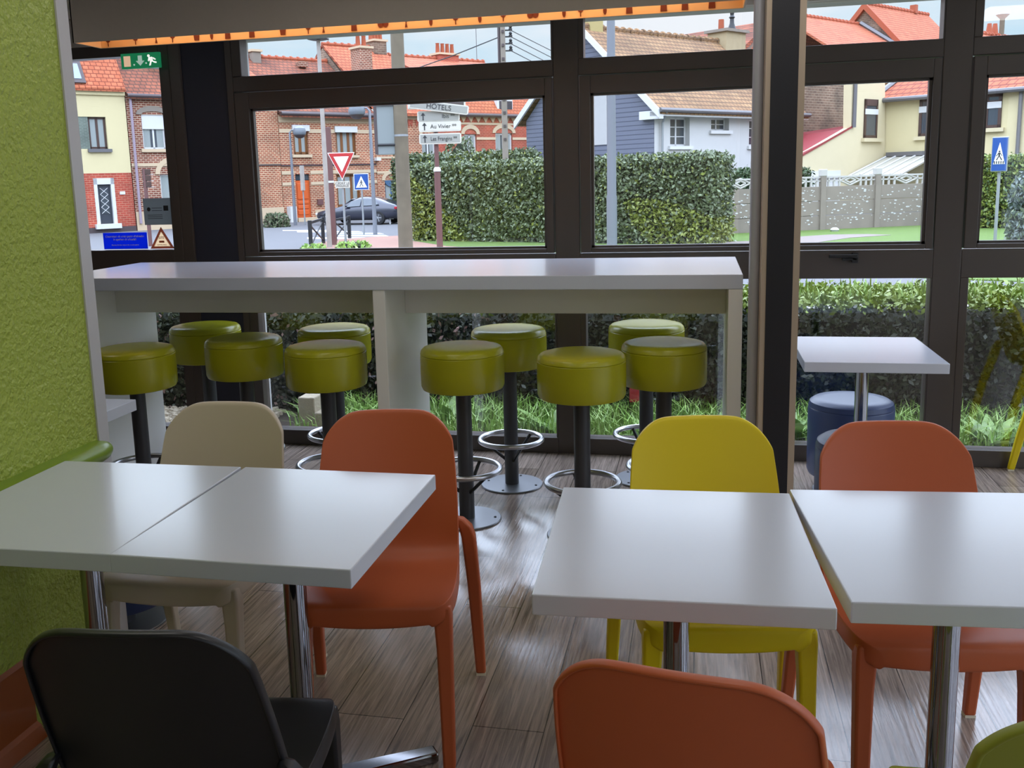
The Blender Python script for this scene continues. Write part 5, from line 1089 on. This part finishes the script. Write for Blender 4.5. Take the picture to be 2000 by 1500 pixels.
for s in (1, -1):
    for x0, x1, nm in ((1.95, 2.72, 'front_side_window'), (2.8, 3.75, 'rear_side_window')):
        q = [];
        for x in np.linspace(x0, x1, 5):
            i = max(j for j in range(len(ST)-1) if ST[j][0] <= x); t = (x-ST[i][0])/(ST[i+1][0]-ST[i][0]); c = np.array(ST[i])*(1-t)+np.array(ST[i+1])*t; p = sect(*c); q.append((np.array(p[3])*.94+np.array(p[4])*.06, np.array(p[4])*.86+np.array(p[3])*.14))
        if x0 < 2: q[0] = (q[0][0], q[0][0]+np.array((0, 0, .02)))
        if x1 > 3.7: q[-1] = (q[-1][0], q[-1][0]+np.array((0, 0, .05)))
        mw = MB(); o_ = np.array((0, .022*s, .008)); i_ = np.array((0, -.02*s, 0)); vv = []
        for lo_, hi_ in q: vv += [lo_*np.array((1, s, 1))+o_, hi_*np.array((1, s, 1))+o_, lo_*np.array((1, s, 1))+i_, hi_*np.array((1, s, 1))+i_]
        ff_ = [(0, 1, 3, 2), (16, 17, 19, 18)]
        for k in range(4): b = 4*k; ff_ += [(b, b+4, b+5, b+1), (b+2, b+3, b+7, b+6), (b, b+2, b+6, b+4), (b+1, b+5, b+7, b+3)]
        mw.add(vv, ff_); mw.build(nm, M['car_glass'], car)
    MB().lathe([(.001, 0), (.08, .02), (.1, .07), (.06, .1), (.001, .1)], (1.95, s*1.02, .9), 12).build('door_mirror', M['black_plain'], car, smooth=True)
    MB().box(4.58, 4.71, s*.45, s*.8, .76, .88).build('tail_light', M['taillight'], car, bevel=.02); MB().box(.02, .16, s*.45, s*.72, .52, .62).build('headlight', M['white_pvc'], car, bevel=.02)
    for x in (.9, 3.75):
        w_ = MB(); o = [(x+r_*math.cos(t), .34+r_*math.sin(t)) for r_ in (.335,) for t in np.linspace(0, 2*math.pi, 28, endpoint=False)]; w_.prism(o, -.22*s, 'y', s*.955); wo = w_.build('wheel', M['tyre'], car, bevel=.03)
        rm = MB(); rm.prism(ell(x, .34, .21, .21, 24), .01*s, 'y', s*.956)
        ro = rm.build('rim', M['grey_pole'], wo); sp_ = MB()
        for k in range(5): t = 2*math.pi*k/5; sp_.tube([(x, s*.975, .34), (x+.19*math.cos(t), s*.975, .34+.19*math.sin(t))], .022, 6)
        sp_.build('spokes', M['galv'], wo)
wsx = MB(); wsx.hexa([(1.6, -.6, .965), (2.08, -.5, 1.275), (2.08, .5, 1.275), (1.6, .6, .965), (1.58, -.6, .985), (2.06, -.5, 1.295), (2.06, .5, 1.295), (1.58, .6, .985)]); wsx.build('windscreen', M['car_glass'], car)

# ------------------------------------------------------------------ camera, sky, lights
cd = bpy.data.cameras.new('camera'); cam = bpy.data.objects.new('camera', cd); COL.objects.link(cam); sc.camera = cam
from mathutils import Matrix
mt = Matrix((( RGT[0], -DWN[0], -FWD[0], 0), (RGT[1], -DWN[1], -FWD[1], 0), (RGT[2], -DWN[2], -FWD[2], EYE), (0, 0, 0, 1))); cam.matrix_world = mt
cd.sensor_fit = 'HORIZONTAL'; cd.sensor_width = 36; cd.lens = 36*F/2000; cd.shift_x = (1000-CX)/2000; cd.shift_y = (CY-750)/2000; cd.clip_start = .05; cd.clip_end = 500
ALB = 1.0
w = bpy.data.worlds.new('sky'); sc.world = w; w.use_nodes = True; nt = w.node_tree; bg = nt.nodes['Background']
tc = N(nt, 'ShaderNodeTexCoord'); mp = N(nt, 'ShaderNodeMapping'); mp.inputs['Scale'].default_value = (1, 1, 3.5); nt.links.new(tc.outputs['Generated'], mp.inputs['Vector'])
nz = N(nt, 'ShaderNodeTexNoise'); nz.inputs['Scale'].default_value = 3.2; nz.inputs['Detail'].default_value = 7; nz.inputs['Roughness'].default_value = .55; nt.links.new(mp.outputs[0], nz.inputs['Vector'])
cr_ = N(nt, 'ShaderNodeValToRGB'); cr_.color_ramp.elements[0].position = .36; cr_.color_ramp.elements[0].color = lin((196, 226, 244)); cr_.color_ramp.elements[1].position = .62; cr_.color_ramp.elements[1].color = lin((238, 243, 250))
nt.links.new(nz.outputs['Fac'], cr_.inputs[0]); nt.links.new(cr_.outputs[0], bg.inputs['Color'])
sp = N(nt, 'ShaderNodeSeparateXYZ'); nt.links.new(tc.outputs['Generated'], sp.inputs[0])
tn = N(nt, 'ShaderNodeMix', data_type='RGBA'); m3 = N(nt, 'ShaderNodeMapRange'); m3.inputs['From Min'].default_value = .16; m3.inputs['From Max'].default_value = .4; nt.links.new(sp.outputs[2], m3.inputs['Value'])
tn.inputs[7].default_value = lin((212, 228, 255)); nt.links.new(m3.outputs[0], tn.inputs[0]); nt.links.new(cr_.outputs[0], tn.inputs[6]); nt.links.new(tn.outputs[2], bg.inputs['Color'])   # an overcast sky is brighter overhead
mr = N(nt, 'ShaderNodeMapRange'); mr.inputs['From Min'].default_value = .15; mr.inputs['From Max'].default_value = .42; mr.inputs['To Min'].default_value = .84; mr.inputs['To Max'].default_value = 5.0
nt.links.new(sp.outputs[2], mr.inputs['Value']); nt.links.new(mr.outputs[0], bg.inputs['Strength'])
def light(name, kind, loc, energy, color=(1, 1, 1), rot=None, **k):
    l = bpy.data.lights.new(name, kind); l.energy = energy; l.color = color
    for a_, b_ in k.items(): setattr(l, a_, b_)
    o = bpy.data.objects.new(name, l); COL.objects.link(o); o.location = loc
    if rot: o.rotation_euler = rot
    return o
light('sun', 'SUN', (0, 0, 20), .1, (1, .97, .92), (R(48), 0, R(-20)), angle=R(35))
# unseen glowing panels added under the ceiling as fill light for the room
def panel(x, y, sx, sy, e, label):
    r = empty('fill_light', (x, y, 2.45), 0, label, 'fill light', 'added fill light panels'); bx('frame', M['white_pvc'], (-sx/2-.03, sx/2+.03, -sy/2-.03, sy/2+.03, -.02, 0), r)
    bx('diffuser', mat('fill_panel', (255, 240, 215), .5, emit=(255, 250, 246), estr=e), (-sx/2, sx/2, -sy/2, sy/2, -.025, -.018), r)
for x, y, e in ((-1.35, 1.75, 2.4), (.25, 1.75, 2.4), (2.0, 1.75, 2.4), (-1.35, 3.2, 2.2), (.25, 3.2, 2.2), (2.0, 3.4, 2.2), (-3.6, 3.4, 2.2), (.2, -1.2, 7.5)): panel(x, y, .6, .6, e, 'square fill light panel added under the ceiling, out of view')
vs_ = sc.view_settings; sc.display_settings.display_device = 'sRGB'; vs_.view_transform = 'Standard'; vs_.look = 'None'; vs_.gamma = 1.0; vs_.exposure = 0.45; vs_.use_curve_mapping = False
sc.cycles.use_denoising = True
